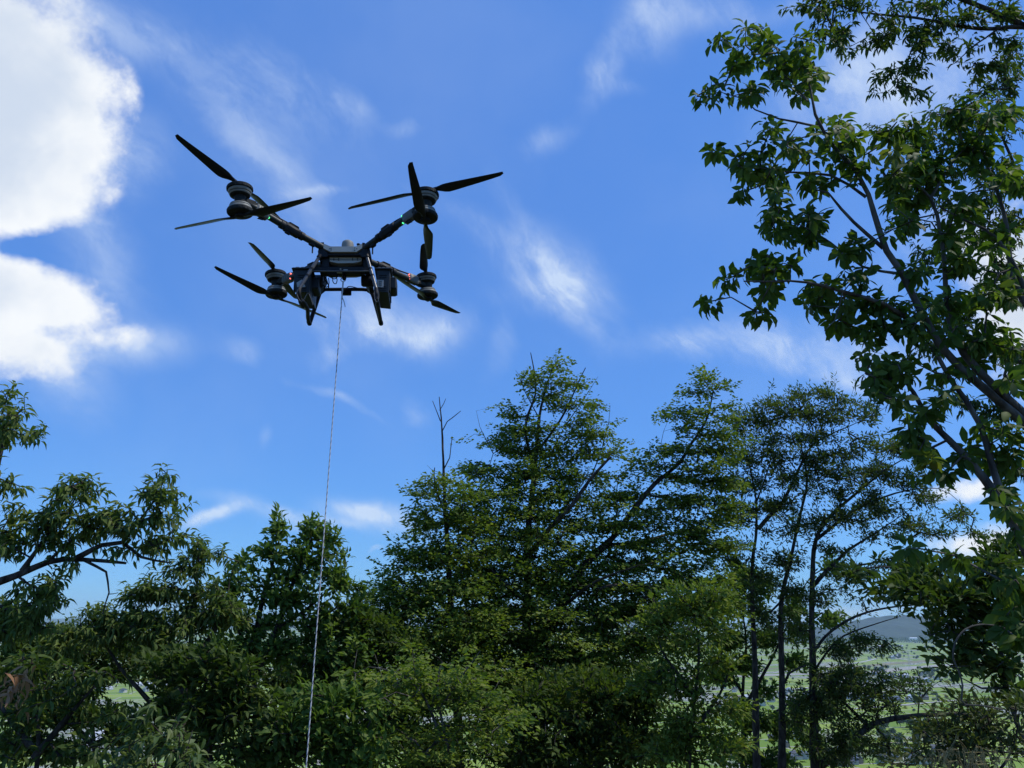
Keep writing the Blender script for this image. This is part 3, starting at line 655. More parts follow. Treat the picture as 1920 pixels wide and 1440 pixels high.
# branch hanging in from above, top right
tree('chestnut_tree', 'tree reaching in from the upper right corner, dark branches with small hanging leaves', 'tree', S_CHEST, 8,
     [([(2350, 1300, 8.5), (2330, 700, 8.5), (2250, 350, 8.4), (2080, 130, 8.2), (1920, 47), (1863, 20), (1800, -5), (1740, -30), (1640, -60)], .16, .02),
      ([(1990, 75), (1920, 50), (1873, 53), (1813, 50), (1713, 33), (1613, 23), (1560, 5)], .035, .007), ([(1873, 53), (1847, 70), (1827, 83), (1790, 117), (1773, 127)], .014, .003),
      ([(1740, 36), (1710, 90), (1690, 140), (1660, 175)], .012, .003), ([(1640, -60), (1580, -20), (1560, 40), (1580, 100)], .02, .004), ([(1613, 23), (1640, 70), (1600, 90)], .006, .003)],
     [(1533, 8, 38, 18), (1560, 38, 40, 22), (1570, 74, 30, 22), (1583, 106, 22, 14), (1610, 5, 34, 14), (1680, 40, 40, 18), (1655, 76, 36, 16), (1725, 66, 40, 16), (1747, 92, 36, 12), (1797, 45, 40, 18), (1803, 82, 30, 12), (1845, 15, 50, 18), (1897, 25, 30, 16), (1730, 10, 60, 14),
      (1660, 138, 24, 14), (1705, 130, 30, 16), (1708, 170, 26, 14), (1636, 178, 10, 9), (1895, 90, 30, 18), (1832, 132, 12, 18), (1880, 130, 34, 16)],
     L_DARK, BARK, seed=16)
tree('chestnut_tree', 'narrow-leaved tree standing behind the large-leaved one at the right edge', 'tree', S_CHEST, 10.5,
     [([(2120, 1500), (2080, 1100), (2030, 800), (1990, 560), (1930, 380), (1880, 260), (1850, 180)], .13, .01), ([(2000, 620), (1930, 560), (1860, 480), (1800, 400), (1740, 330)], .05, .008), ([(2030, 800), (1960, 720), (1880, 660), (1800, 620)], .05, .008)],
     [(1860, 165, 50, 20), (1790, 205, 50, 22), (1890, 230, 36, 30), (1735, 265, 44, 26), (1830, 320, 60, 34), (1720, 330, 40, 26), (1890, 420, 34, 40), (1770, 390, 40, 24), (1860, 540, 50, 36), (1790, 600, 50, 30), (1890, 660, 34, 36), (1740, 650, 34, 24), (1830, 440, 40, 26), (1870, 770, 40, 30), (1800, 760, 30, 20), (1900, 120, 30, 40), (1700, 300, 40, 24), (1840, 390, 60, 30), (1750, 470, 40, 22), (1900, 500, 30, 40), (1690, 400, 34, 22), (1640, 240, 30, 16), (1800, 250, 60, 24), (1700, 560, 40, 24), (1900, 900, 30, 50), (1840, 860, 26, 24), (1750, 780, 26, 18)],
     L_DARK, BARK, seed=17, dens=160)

# left: chestnut with a crooked limb
tree('chestnut_tree', 'tree at the left edge with hanging narrow leaves and a crooked dark limb', 'tree', S_CHEST, 8,
     [([(-260, 1600, 8), (-220, 1350), (-150, 1190), (-50, 1112), (30, 1078), (90, 1052), (150, 1047), (215, 1052), (238, 1054)], .14, .014),
      ([(140, 1048), (190, 1022), (230, 1016), (265, 1042), (320, 1052)], .03, .008), ([(150, 1047), (180, 1062), (197, 1072), (200, 1090), (203, 1110), (194, 1135), (190, 1150)], .014, .005), ([(203, 1115), (212, 1114), (220, 1112)], .005, .003),
      ([(-50, 1112), (-40, 1000), (-10, 900), (10, 820), (20, 760)], .05, .008), ([(40, 1070), (90, 1000), (130, 950), (150, 910)], .025, .005), ([(230, 1016), (262, 975), (290, 940), (310, 900)], .02, .004), ([(262, 975), (245, 960)], .008, .004),
      ([(30, 1078), (60, 1100), (100, 1110)], .015, .005), ([(-50, 1112), (10, 1140), (60, 1150)], .03, .006), ([(90, 1052), (150, 1000), (210, 975)], .018, .005)],
     [(16, 742, 26, 20), (22, 780, 36, 20), (62, 808, 24, 12), (20, 815, 30, 14), (0, 850, 10, 10), (8, 905, 22, 20), (40, 915, 10, 6), (25, 950, 34, 20), (150, 900, 36, 12), (110, 925, 20, 16), (160, 925, 34, 14), (304, 885, 14, 12), (292, 915, 30, 14), (335, 925, 26, 10), (280, 945, 34, 14), (340, 945, 20, 8),
      (220, 958, 50, 16), (150, 965, 44, 16), (90, 965, 40, 18), (310, 975, 38, 14), (250, 985, 50, 14), (170, 995, 50, 14), (330, 1005, 24, 10), (280, 1018, 34, 14), (60, 1000, 50, 18), (120, 1018, 44, 12), (20, 1030, 30, 20), (215, 1035, 40, 10), (130, 1062, 20, 8),
      (100, 1090, 22, 20), (60, 1115, 40, 16), (110, 1120, 20, 16), (20, 1110, 24, 20), (80, 1145, 36, 14), (30, 1150, 30, 18), (60, 1175, 34, 12), (15, 1190, 24, 22)],
     L_CHEST, BARK, seed=18)
tree('chestnut_tree', 'bushy tree below the crooked limb, its top rounded and olive green', 'tree', S_CHEST, 10,
     [([(330, 1600), (340, 1400), (350, 1260), (365, 1140), (375, 1030)], .09, .008), ([(345, 1300), (300, 1200), (270, 1130)], .04, .008), ([(350, 1260), (420, 1150), (430, 1090)], .04, .008), ([(342, 1380), (240, 1270), (190, 1200), (150, 1170)], .04, .008)],
     [(374, 1012, 12, 12), (362, 1035, 30, 12), (395, 1040, 26, 14), (340, 1065, 40, 16), (410, 1070, 40, 16), (270, 1110, 44, 24), (190, 1148, 34, 14), (210, 1170, 50, 20), (320, 1110, 50, 24), (400, 1110, 50, 24), (270, 1150, 60, 24), (160, 1185, 40, 16), (110, 1190, 34, 14), (340, 1160, 70, 26), (200, 1205, 60, 16), (420, 1150, 45, 26), (290, 1200, 80, 22), (110, 1225, 60, 20)],
     L_CHEST, BARK, seed=19)
tree('oak_tree', 'round-topped leafy tree behind the rope with dark upright stems inside', 'tree', S_OAK, 12,
     [([(490, 1600), (485, 1420), (480, 1300), (476, 1220), (455, 1160), (435, 1100), (428, 1070)], .10, .01), ([(480, 1260), (520, 1180), (545, 1110), (575, 1040), (590, 990)], .06, .007), ([(476, 1220), (490, 1130), (510, 1060), (530, 990)], .05, .007), ([(478, 1240), (440, 1170), (410, 1120)], .04, .008), ([(520, 1180), (590, 1130), (640, 1080)], .03, .006)],
     [(527, 975, 12, 10), (525, 1000, 20, 14), (585, 975, 18, 10), (590, 1000, 30, 16), (625, 1015, 20, 14), (500, 1035, 30, 14), (455, 1052, 12, 8), (550, 1035, 44, 18), (610, 1045, 38, 18), (640, 1040, 12, 8), (480, 1070, 44, 16), (550, 1080, 50, 20), (625, 1085, 36, 18), (665, 1100, 26, 12), (440, 1100, 40, 18), (520, 1120, 50, 20), (600, 1130, 56, 22), (660, 1140, 40, 18), (430, 1150, 44, 24), (500, 1175, 50, 24), (590, 1180, 60, 26), (660, 1190, 50, 26), (450, 1215, 60, 24), (540, 1225, 60, 26), (630, 1240, 60, 26)],
     L_OAK, BARK, seed=20)

# lower storey
tree('broadleaf_tree', 'dark bushy tree in the lower left corner with a tuft of withered brown leaves', 'tree', dict(S_CHEST, len=.098, droop=.5), 7,
     [([(60, 1700), (60, 1500), (70, 1380), (60, 1280), (40, 1230)], .05, .007), ([(65, 1420), (140, 1330), (200, 1260)], .03, .006), ([(60, 1400), (0, 1320), (-40, 1260)], .03, .006)],
     [(40, 1245, 60, 20), (130, 1250, 60, 18), (20, 1290, 50, 22), (100, 1290, 60, 20), (190, 1265, 44, 14), (150, 1320, 60, 18), (30, 1340, 50, 26), (220, 1325, 44, 12), (10, 1400, 34, 26), (150, 1355, 50, 12), (60, 1425, 60, 18), (200, 1425, 70, 14)],
     L_DARK, BARK, seed=21, dens=150,
     extra=[('withered_leaves', 'withered light brown leaves', L_BROWN, [(30, 1275, 16, 14, 6.3), (22, 1295, 12, 10, 6.3)], 5, dict(S_CHEST, n=7, len=.10))])
tree('oak_tree', 'dark leafy tree low between the round-topped tree and the olive-green one', 'tree', S_OAK, 9,
     [([(400, 1640), (395, 1450), (380, 1330), (390, 1240), (380, 1210)], .07, .008), ([(395, 1440), (330, 1370), (290, 1320), (260, 1290)], .04, .01), ([(392, 1400), (450, 1310), (470, 1260)], .03, .008), ([(395, 1450), (310, 1400), (300, 1350)], .03, .01)],
     [(360, 1235, 60, 16), (430, 1250, 60, 20), (290, 1250, 50, 12), (350, 1270, 60, 14), (450, 1295, 55, 22), (395, 1310, 60, 18), (500, 1310, 40, 26), (340, 1335, 50, 14), (440, 1350, 60, 24), (520, 1370, 40, 30), (380, 1400, 50, 20), (470, 1410, 60, 24), (170, 1400, 50, 12), (270, 1345, 40, 9)],
     L_DARK, BARK, seed=22, dens=210)
tree('shrub', 'pale green shrub with arching narrow leaves at the bottom left of the rope', 'shrub', dict(S_CHEST, len=.105, dens=230), 6,
     [([(300, 1640), (300, 1500), (290, 1420), (270, 1350), (285, 1325)], .018, .003), ([(300, 1500), (345, 1420), (360, 1370)], .012, .003), ([(300, 1500), (240, 1430), (220, 1400)], .012, .003), ([(290, 1420), (320, 1370), (330, 1345)], .008, .003)],
     [(283, 1328, 12, 10), (275, 1355, 24, 12), (330, 1352, 20, 9), (355, 1378, 24, 10), (250, 1380, 34, 12), (310, 1385, 40, 14), (230, 1405, 34, 12), (290, 1415, 50, 16), (350, 1412, 40, 16), (240, 1435, 50, 14), (330, 1440, 70, 16)],
     leaf_mat('pale_shrub_leaf', (.05, .085, .018), (.085, .13, .03), (.17, .20, .06), (.12, .15, .07), .25, .45), BARK, seed=23)
tree('shrub', 'mid green leafy shrub just right of the rope at the bottom edge', 'shrub', dict(S_OAK, dens=210), 9,
     [([(620, 1640), (620, 1500), (615, 1400), (600, 1330)], .04, .006), ([(618, 1460), (680, 1380), (700, 1330)], .02, .005), ([(618, 1460), (550, 1400), (520, 1350)], .02, .005)],
     [(570, 1295, 40, 14), (630, 1310, 50, 16), (540, 1330, 44, 14), (600, 1345, 60, 18), (680, 1330, 40, 16), (520, 1375, 40, 16), (640, 1385, 60, 20), (570, 1405, 60, 20), (700, 1390, 40, 24), (660, 1430, 70, 16), (500, 1425, 50, 14)],
     L_OAK, BARK, seed=24)
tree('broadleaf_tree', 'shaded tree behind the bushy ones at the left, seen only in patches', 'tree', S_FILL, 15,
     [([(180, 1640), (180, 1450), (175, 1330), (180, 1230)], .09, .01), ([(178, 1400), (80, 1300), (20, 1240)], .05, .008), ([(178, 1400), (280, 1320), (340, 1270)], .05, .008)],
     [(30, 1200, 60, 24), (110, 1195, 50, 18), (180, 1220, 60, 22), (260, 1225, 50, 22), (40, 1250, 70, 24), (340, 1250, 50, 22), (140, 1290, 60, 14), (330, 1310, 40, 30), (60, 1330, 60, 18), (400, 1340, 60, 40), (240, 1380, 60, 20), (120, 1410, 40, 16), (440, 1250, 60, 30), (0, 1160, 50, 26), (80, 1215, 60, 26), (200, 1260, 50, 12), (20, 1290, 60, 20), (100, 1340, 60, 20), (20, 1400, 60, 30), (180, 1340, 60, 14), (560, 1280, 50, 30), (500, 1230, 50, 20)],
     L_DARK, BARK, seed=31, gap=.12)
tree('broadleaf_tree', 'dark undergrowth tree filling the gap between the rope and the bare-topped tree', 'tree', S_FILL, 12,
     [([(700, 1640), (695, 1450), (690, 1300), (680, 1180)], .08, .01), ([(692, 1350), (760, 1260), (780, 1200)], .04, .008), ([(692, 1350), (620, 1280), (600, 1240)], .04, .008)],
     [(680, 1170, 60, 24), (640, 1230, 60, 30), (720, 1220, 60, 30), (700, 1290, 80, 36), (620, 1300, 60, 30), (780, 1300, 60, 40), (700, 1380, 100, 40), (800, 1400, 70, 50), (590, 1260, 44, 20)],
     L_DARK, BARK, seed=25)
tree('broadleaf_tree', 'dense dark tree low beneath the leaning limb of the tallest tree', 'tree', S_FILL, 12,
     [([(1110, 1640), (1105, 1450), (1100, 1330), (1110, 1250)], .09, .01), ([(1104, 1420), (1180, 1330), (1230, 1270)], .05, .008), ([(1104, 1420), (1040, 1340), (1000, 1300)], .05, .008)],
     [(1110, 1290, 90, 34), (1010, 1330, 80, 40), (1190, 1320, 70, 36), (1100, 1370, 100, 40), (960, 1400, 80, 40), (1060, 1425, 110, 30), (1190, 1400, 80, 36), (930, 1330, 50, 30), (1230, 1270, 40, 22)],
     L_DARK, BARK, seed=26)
tree('broadleaf_tree', 'green tree in front of the slim trunks, its crown dipping toward the valley', 'tree', dict(S_FILL, len=.085), 11,
     [([(1290, 1640), (1290, 1450), (1300, 1330), (1310, 1220), (1300, 1130)], .07, .008), ([(1295, 1380), (1350, 1300), (1370, 1240)], .035, .007), ([(1300, 1300), (1240, 1220), (1230, 1170)], .03, .007)],
     [(1280, 1120, 54, 22), (1340, 1120, 34, 18), (1240, 1165, 50, 24), (1310, 1175, 50, 24), (1365, 1185, 24, 20), (1270, 1220, 54, 24), (1340, 1240, 36, 20), (1230, 1280, 40, 30), (1300, 1290, 40, 24), (1365, 1330, 30, 24), (1280, 1350, 54, 30), (1340, 1390, 50, 26), (1260, 1415, 60, 26), (1380, 1420, 40, 20)],
     L_HORN, BARK, seed=27, dens=170)
tree('broadleaf_tree', 'dark ragged tree in the lower right with branches drooping over the fields', 'tree', S_OAK, 8,
     [([(1960, 1640), (1945, 1450), (1915, 1370), (1890, 1290), (1880, 1210), (1890, 1130), (1900, 1080)], .045, .012), ([(1890, 1200), (1830, 1150), (1770, 1130), (1720, 1110)], .03, .006), ([(1885, 1240), (1840, 1220), (1780, 1180), (1740, 1190)], .03, .006),
      ([(1930, 1420), (1860, 1380), (1800, 1380), (1750, 1390)], .02, .006), ([(1880, 1290), (1840, 1290), (1800, 1270)], .015, .005)],
     [(1880, 1060, 34, 16), (1840, 1085, 40, 18), (1790, 1100, 36, 18), (1740, 1090, 40, 14), (1700, 1110, 34, 12), (1830, 1120, 54, 20), (1890, 1120, 34, 30), (1760, 1135, 40, 14), (1830, 1160, 50, 20), (1890, 1180, 34, 26), (1760, 1175, 22, 18), (1740, 1215, 10, 12), (1790, 1205, 26, 18), (1850, 1205, 40, 20), (1820, 1240, 34, 16), (1880, 1245, 34, 20), (1768, 1255, 20, 10),
      (1730, 1130, 30, 12), (1900, 1300, 24, 24)],
     L_DARK, BARK_L, seed=28, dens=230)
tree('shrub', 'brownish green thicket low in the right corner below the drooping branches', 'shrub', dict(S_OAK, len=.07, dens=340, w_l=.34), 6.5,
     [([(1850, 1640), (1850, 1500), (1840, 1400), (1830, 1320)], .03, .004), ([(1848, 1480), (1780, 1400), (1740, 1360)], .015, .003), ([(1848, 1480), (1900, 1400), (1910, 1330)], .015, .003)],
     [(1830, 1310, 40, 14), (1890, 1320, 34, 16), (1780, 1330, 34, 12), (1850, 1350, 60, 18), (1770, 1375, 44, 16), (1740, 1410, 40, 16), (1830, 1395, 60, 20), (1900, 1390, 34, 26), (1800, 1430, 80, 16), (1690, 1430, 34, 10)],
     leaf_mat('thicket_leaf', (.04, .058, .014), (.065, .088, .022), (.13, .13, .04), (.08, .10, .04), .3, .6), BARK, seed=29)

# vine loop in front of the lower right tree
vine = MB().tube(spline([at(*p, 6.0) for p in ((1905, 1190), (1880, 1176), (1860, 1172), (1837, 1171), (1810, 1180), (1791, 1205), (1787, 1234), (1797, 1257), (1805, 1286), (1802, 1313), (1810, 1321), (1841, 1323), (1880, 1330))], .04), .0065, 6)
tag(vine.build('vine', mottled('pale_vine', (.07, .06, .04), (.14, .12, .09), 30, .8), smooth_=True), 'thin bare vine curving in an open loop in front of the lower right tree', 'vine')

# seeding grass stalks in the bottom right corner
def dry_grass():
    rng = np.random.default_rng(5); st = MB(); V = []
    for px, Y, n in ((1770, 4.8, 7), (1800, 4.6, 9), (1835, 4.5, 7), (1868, 4.4, 9)):
        b = at(px, 1440, Y); gz = float(ground_z(b[0], b[1]))
        for k in range(n):
            o = rng.uniform(-.2, .2, 2); top = at(px + rng.uniform(-30, 30), 1398 + rng.uniform(0, 36), Y + rng.uniform(-.15, .15)); p0 = np.array([b[0] + o[0], b[1] + o[1], gz])
            lean = rng.uniform(-.09, .09); arc = spline([p0, p0 * .5 + top * .5 + np.array([-lean * .3, 0, .1]), top, top + np.array([lean, 0, .0]), top + np.array([lean * 1.9, 0, -.07])], .03)
            st.tube(arc, np.linspace(.003, .0011, len(arc)), 4); q = arc[-6:]
            for j in range(14):
                c = q[j * len(q) // 14] + rng.normal(size=3) * .006; st.tube([c, c + np.array([rng.normal() * .006, 0, -.018])], [.0028, .001], 3)
    tag(st.build('grass', mottled('dry_grass', (.20, .17, .06), (.38, .30, .13), 20, .8)), 'tan seeding grass stalks in the bottom right corner', 'grass', kind='stuff')
dry_grass()

# filler behind the slim trunks
tree('oak_tree', 'leafy tree behind the slim trunks, hiding most of the fields at mid height', 'tree', dict(S_OAK, len=.11, dens=190), 19,
     [([(1400, 1640), (1395, 1450), (1392, 1300), (1398, 1200), (1385, 1110)], .10, .01), ([(1394, 1330), (1450, 1230), (1490, 1140)], .05, .008), ([(1394, 1380), (1460, 1330), (1520, 1300)], .05, .008), ([(1392, 1300), (1350, 1220), (1340, 1160)], .04, .008)],
     [(1385, 1080, 34, 22), (1430, 1100, 30, 20), (1350, 1130, 34, 24), (1405, 1150, 34, 20), (1490, 1140, 22, 22), (1500, 1190, 24, 20), (1440, 1200, 30, 20), (1360, 1200, 34, 20), (1395, 1245, 30, 16), (1490, 1240, 22, 14), (1350, 1270, 30, 20), (1440, 1290, 26, 14), (1500, 1320, 22, 20), (1400, 1340, 34, 26), (1460, 1370, 34, 26), (1520, 1390, 26, 26), (1380, 1410, 50, 26), (1450, 1430, 44, 16), (1560, 1160, 30, 12), (1570, 1060, 30, 14)],
     L_OAK, BARK, seed=32)
tree('broadleaf_tree', 'dark leafy canopy hanging between the slim trunks and the lower right tree', 'tree', dict(S_OAK, dens=150), 10,
     [([(2000, 1640), (1985, 1400), (1950, 1220), (1880, 1130), (1800, 1090), (1720, 1070), (1640, 1065), (1580, 1080)], .06, .006), ([(1850, 1115), (1790, 1140), (1740, 1150)], .02, .005), ([(1720, 1070), (1680, 1110), (1650, 1120)], .012, .004)],
     [(1600, 1075, 34, 14), (1650, 1060, 36, 14), (1700, 1075, 40, 18), (1650, 1100, 40, 14), (1750, 1065, 36, 16), (1800, 1065, 40, 18), (1740, 1105, 40, 16), (1690, 1125, 30, 10), (1850, 1040, 36, 22), (1900, 1030, 30, 30), (1610, 1110, 26, 9), (1790, 1125, 40, 14)],
     L_DARK, BARK, seed=33)
# ------------------------------------------------------------------ the cargo drone
DA = np.array([[0.995, -0.09037, -0.04246], [0.09154, 0.99544, 0.02665], [0.03986, -0.03041, 0.99874]])
DA[:, 0] /= np.linalg.norm(DA[:, 0]); DA[:, 1] -= DA[:, 0] * (DA[:, 0] @ DA[:, 1]); DA[:, 1] /= np.linalg.norm(DA[:, 1]); DA[:, 2] = np.cross(DA[:, 0], DA[:, 1])
DT = np.array([-1.569, 6.3945, 3.3078 + 1.6])


def L_(px, py, yl):              # pixel -> drone coordinates on the fore-aft plane yl
    o = DA.T @ (CAM - DT); d = DA.T @ ray(px, py); return o + d * ((yl - o[1]) / d[1])


M_BLK = mottled('black_composite', (.008, .009, .010), (.016, .018, .020), 30, .6, 0, .3)
M_TUBE = mottled('carbon_tube', (.012, .017, .014), (.026, .034, .026), 60, .5, 0, .35, stretch=(1, 1, .2))
M_STRUT = mottled('strut_tube', (.09, .09, .09), (.13, .13, .13), 40, .35, 0, .5)
M_GREY = mottled('grey_shell', (.46, .45, .38), (.54, .53, .45), 8, .5)
M_DGREY = mottled('dark_grey_shell', (.12, .125, .11), (.17, .175, .155), 10, .5)
M_RING = mottled('motor_ring', (.20, .20, .17), (.27, .27, .23), 20, .55, 0, .3)
M_MOT = mottled('motor_black', (.012, .014, .012), (.028, .032, .028), 40, .7, 0, .25)
M_BLADE = mottled('blade_carbon', (.006, .007, .009), (.012, .014, .017), 30, .38)
M_BAT = mottled('battery_shell', (.011, .015, .017), (.018, .023, .026), 12, .5)
M_LABEL = new_mat('battery_label', (.40, .40, .37), .5)
M_STEEL = new_mat('steel', (.45, .46, .47), .35, .9)
M_GRN = glow('green_lamp', (.12, 1.0, .42), 1.1); M_RED = glow('red_lamp', (1.0, .22, .18), 1.5)

drone = empty('cargo_drone', (0, 0, 0), 'large dark eight-propeller cargo drone hovering in the sky with a rope below it', 'drone')
drone.matrix_world = Matrix([[*DA[0], DT[0]], [*DA[1], DT[1]], [*DA[2], DT[2]], [0, 0, 0, 1]])
MOT = {  # motor hubs and blade tips in drone coordinates: upper hub, lower hub, upper tips, lower tips
    'a': ([-.7809, -.734, .1859], [-.7603, -.717, -.1042], ([-1.1059, -1.3621, .2015], [-.5554, -.0652, .2262]), ([-.1269, -1.0298, -.1224], [-1.3923, -.4027, -.0466])),
    'b': ([.7804, -.7305, .1543], [.7651, -.7377, -.1406], ([1.4167, -1.0381, .1347], [.0962, -.5531, .0849]), ([.6612, -1.4343, -.0533], [.7936, -.0309, -.1278])),
    'c': ([-.7721, .7237, .1292], [-.7491, .7311, -.1593], ([-.8613, .0236, .0662], [-.683, 1.424, .15]), ([-1.2175, .2002, -.0974], [-.333, 1.3018, -.1321])),
    'd': ([.7496, .7248, .1046], [.7671, .7395, -.1699], ([.7323, .0196, .0629], [.767, 1.43, .12]), ([1.1035, 1.3543, -.0585], [.4529, .1087, -.2217]))}
# where each arm leaves the frame, where its folding joint sits
ARM = {'a': (L_(604, 463, -.22), L_(545, 433, -.43)), 'b': (L_(686, 464, -.22), L_(724, 435, -.43)),
       'c': (L_(612, 492, .18), L_(590, 503, .30)), 'd': (L_(690, 489, .18), L_(722, 502, .36))}


def basis(z, x):
    z = z / np.linalg.norm(z); x = x - z * (x @ z); x = x / np.linalg.norm(x); return np.stack([x, np.cross(z, x), z], 1)


def blade(hub, tip, axis, turn):
    """one blade: a twisted, tapering aerofoil from the hub clamp to the tip"""
    r = tip - hub; Lb = np.linalg.norm(r); e = r / Lb; w = np.cross(axis, e) * turn; w /= np.linalg.norm(w); nrm = np.cross(e, w); nrm *= np.sign(nrm @ axis)
    S = [(.05, .030, .022, 4, 0), (.10, .036, .020, 12, 0), (.15, .046, .017, 22, .002), (.22, .078, .014, 21, .010), (.27, .090, .012, 19, .014), (.34, .090, .010, 17, .013), (.5, .080, .008, 14, .009), (.68, .068, .006, 11, .006), (.84, .055, .005, 9, .003), (.95, .044, .004, 8, 0), (1.0, .026, .002, 7, -.010)]
    m = MB(); V = []; k = 10
    for (t, c, th, tw, sw) in S:
        a = math.radians(tw); cw = w * math.cos(a) + nrm * math.sin(a); cn = nrm * math.cos(a) - w * math.sin(a); ctr = hub + e * Lb * t - w * sw + nrm * .012 * (t ** 2 - t)
        for j in range(k):
            q = 2 * math.pi * j / k; V.append(ctr + cw * c / 2 * math.cos(q) + cn * th / 2 * math.sin(q) * (1.3 + .5 * math.cos(q)))
    n = len(S); Fs = [(k * i + j, k * i + (j + 1) % k, k * (i + 1) + (j + 1) % k, k * (i + 1) + j) for i in range(n - 1) for j in range(k)] + [tuple(range(k))[::-1], tuple(range(k * (n - 1), k * n))]
    return m.add(V, Fs)


for key, (hu, hl, tu, tl) in MOT.items():
    hu = np.array(hu); hl = np.array(hl); ax = hu - hl; sep = np.linalg.norm(ax); ax /= sep; mid = (hu + hl) / 2
    root_, joint = ARM[key]; near = key in 'ab'; inw = root_ - mid; B = basis(ax, inw)
    end = mid + B[:, 0] * .055 - ax * .005
    v = end - root_; u_ = v / np.linalg.norm(v)
    jc = root_ + v * (.40 if near else .30); jc = joint * .5 + jc * .5 if near else jc
    m = MB(); m.tube([root_ - u_ * .06, jc, end], .030, 14); arm = m.build('arm', M_TUBE, drone, True)
    J = basis(u_, np.array([0, 0, 1.])); J = J[:, [2, 0, 1]]         # columns: along arm, up, across
    fj = MB(); fj.box(jc, (.17, .075, .082), J, .02); fj.box(jc + u_ * .0 + J[:, 1] * .045, (.11, .03, .05), J, .012)
    fj.tube([jc - u_ * .115, jc - u_ * .08], .038, 14); fj.tube([jc + u_ * .08, jc + u_ * .115], .038, 14); fj.box(jc - J[:, 1] * .045 + u_ * .03, (.05, .025, .03), J, .006)
    fj.build('folding_joint', M_BLK, arm, True)
    if near:
        an = MB(); ap = root_ + v * .13; an.box(ap - J[:, 1] * .03, (.06, .035, .04), J, .008); an.tube([ap - np.array([0, 0, .04]), ap - np.array([0, 0, .115])], .0065, 8); an.build('antenna', M_BLK, arm, True)
        fn = MB(); fp = root_ + v * .76 - J[:, 1] * .03; fn.prism([fp + u_ * .03, fp - u_ * .03, fp - u_ * .0 - J[:, 1] * .03, fp + u_ * .05 - J[:, 1] * .045, fp + u_ * .045 - J[:, 1] * .035], J[:, 2], J[:, 2] * .02); fn.build('fin', M_BLK, arm)
    cb = MB(); s0 = jc + J[:, 1] * .05; cb.tube(spline([s0, jc + u_ * .14 + J[:, 1] * .045, mid - u_ * .28 + J[:, 1] * .045, mid - u_ * .14 + J[:, 1] * .06, mid - u_ * .04 + J[:, 1] * .035], .03), .008, 8); cb.build('cable', M_BLK, arm, True)
    # motor pair
    s = sep / 2
    mt = MB(); mt.lathe([(.0, -s * .62), (.047, -s * .62), (.050, -s * .2), (.044, 0), (.050, s * .2), (.047, s * .62), (0, s * .62)], mid, B)
    for sg in (1, -1):
        Bs = B @ np.diag([1, sg, sg]); mt.lathe([(.03, s * .20), (.070, s * .24), (.082, s * .29), (.082, s * .31), (.03, s * .31)], mid, Bs)
        mt.lathe([(.03, s * .62), (.100, s * .62), (.105, s * .64), (.105, s * .82), (.100, s * .86), (.040, s * .90), (.034, s * .91), (.030, s * 1.08), (.0, s * 1.09)], mid, Bs)
        for q in range(18):
            a = q * math.pi / 9; mt.box(mid + Bs @ np.array([.104 * math.cos(a), .104 * math.sin(a), s * .715]), (.006, .018, s * .13), Bs @ np.array([[math.cos(a), -math.sin(a), 0], [math.sin(a), math.cos(a), 0], [0, 0, 1]]))
    mt.box(mid + B[:, 0] * .085, (.11, .06, .06), B, .014)
    motor = mt.build('motor', M_MOT, drone, True)
    for sg in (1, -1):
        Bs = B @ np.diag([1, sg, sg]); rg = MB()
        for z0, z1, q in ((.32, .42, .088), (.455, .61, .096)):
            rg = MB(); rg.lathe([(.05, s * z0), (q - .006, s * z0), (q - .003, s * (z0 + .02)), (q, s * (z1 - .02)), (q - .002, s * z1), (.05, s * z1)], mid, Bs); rg.build('cooling_ring', M_RING, motor, True)
    # housing with lamps on the arm beside the motor
    hc = mid - u_ * .20 + (J[:, 1] * .005); Hb = J
    hb = MB(); hb.box(hc, (.125, .085, .072), Hb, .010)
    for q in (-1, 0, 1): hb.box(hc + Hb @ np.array([q * .034, 0, -.0375 if True else 0]), (.024, .058, .004), Hb, .001)
    hs_ = hb.build('lamp_housing', M_DGREY if not near else M_DGREY, drone, True)
    for q in range(4 if key == 'b' else 3):
        ld = MB(); pz = (q - (1.5 if key == 'b' else 1)) * .025; side = -1
        lp = hc - u_ * .066 + J[:, 1] * pz - J[:, 2] * np.sign(J[1, 2]) * .018
        ld.box(lp, (.010, .015, .022), Hb, .004); ld.build('lamp', M_GRN if near else M_RED, hs_, True)
    for tipset, hub, turn, sg in ((tu, hu, 1, 1), (tl, hl, -1, -1)):
        p = MB(); p.lathe([(.0, -.012), (.040, -.012), (.044, -.004), (.044, .008), (.030, .016), (0, .018)], hub, B @ np.diag([1, sg, sg]))
        for tp in tipset:
            e = np.array(tp) - hub; e /= np.linalg.norm(e); p.box(hub + e * .035, (.07, .034, .022), basis(ax, e), .006)
        pr = p.build('propeller', M_BLK, drone, True); turn = turn * (1 if key in 'ad' else -1)
        for tp in tipset: blade(hub, np.array(tp), ax * 1.0, turn).build('blade', M_BLADE, pr, True)

# frame: pale cross plate with chamfered ends, body, corner clamps
def slab(pxs, y0, y1, m=None):
    m = m or MB(); f = [L_(x, y, y0) for x, y in pxs]; c = sum(f) / len(f); b = [p + np.array([0, y1 - y0, 0]) for p in f]
    return m.prism(f, None, np.array([0, y1 - y0, 0]))

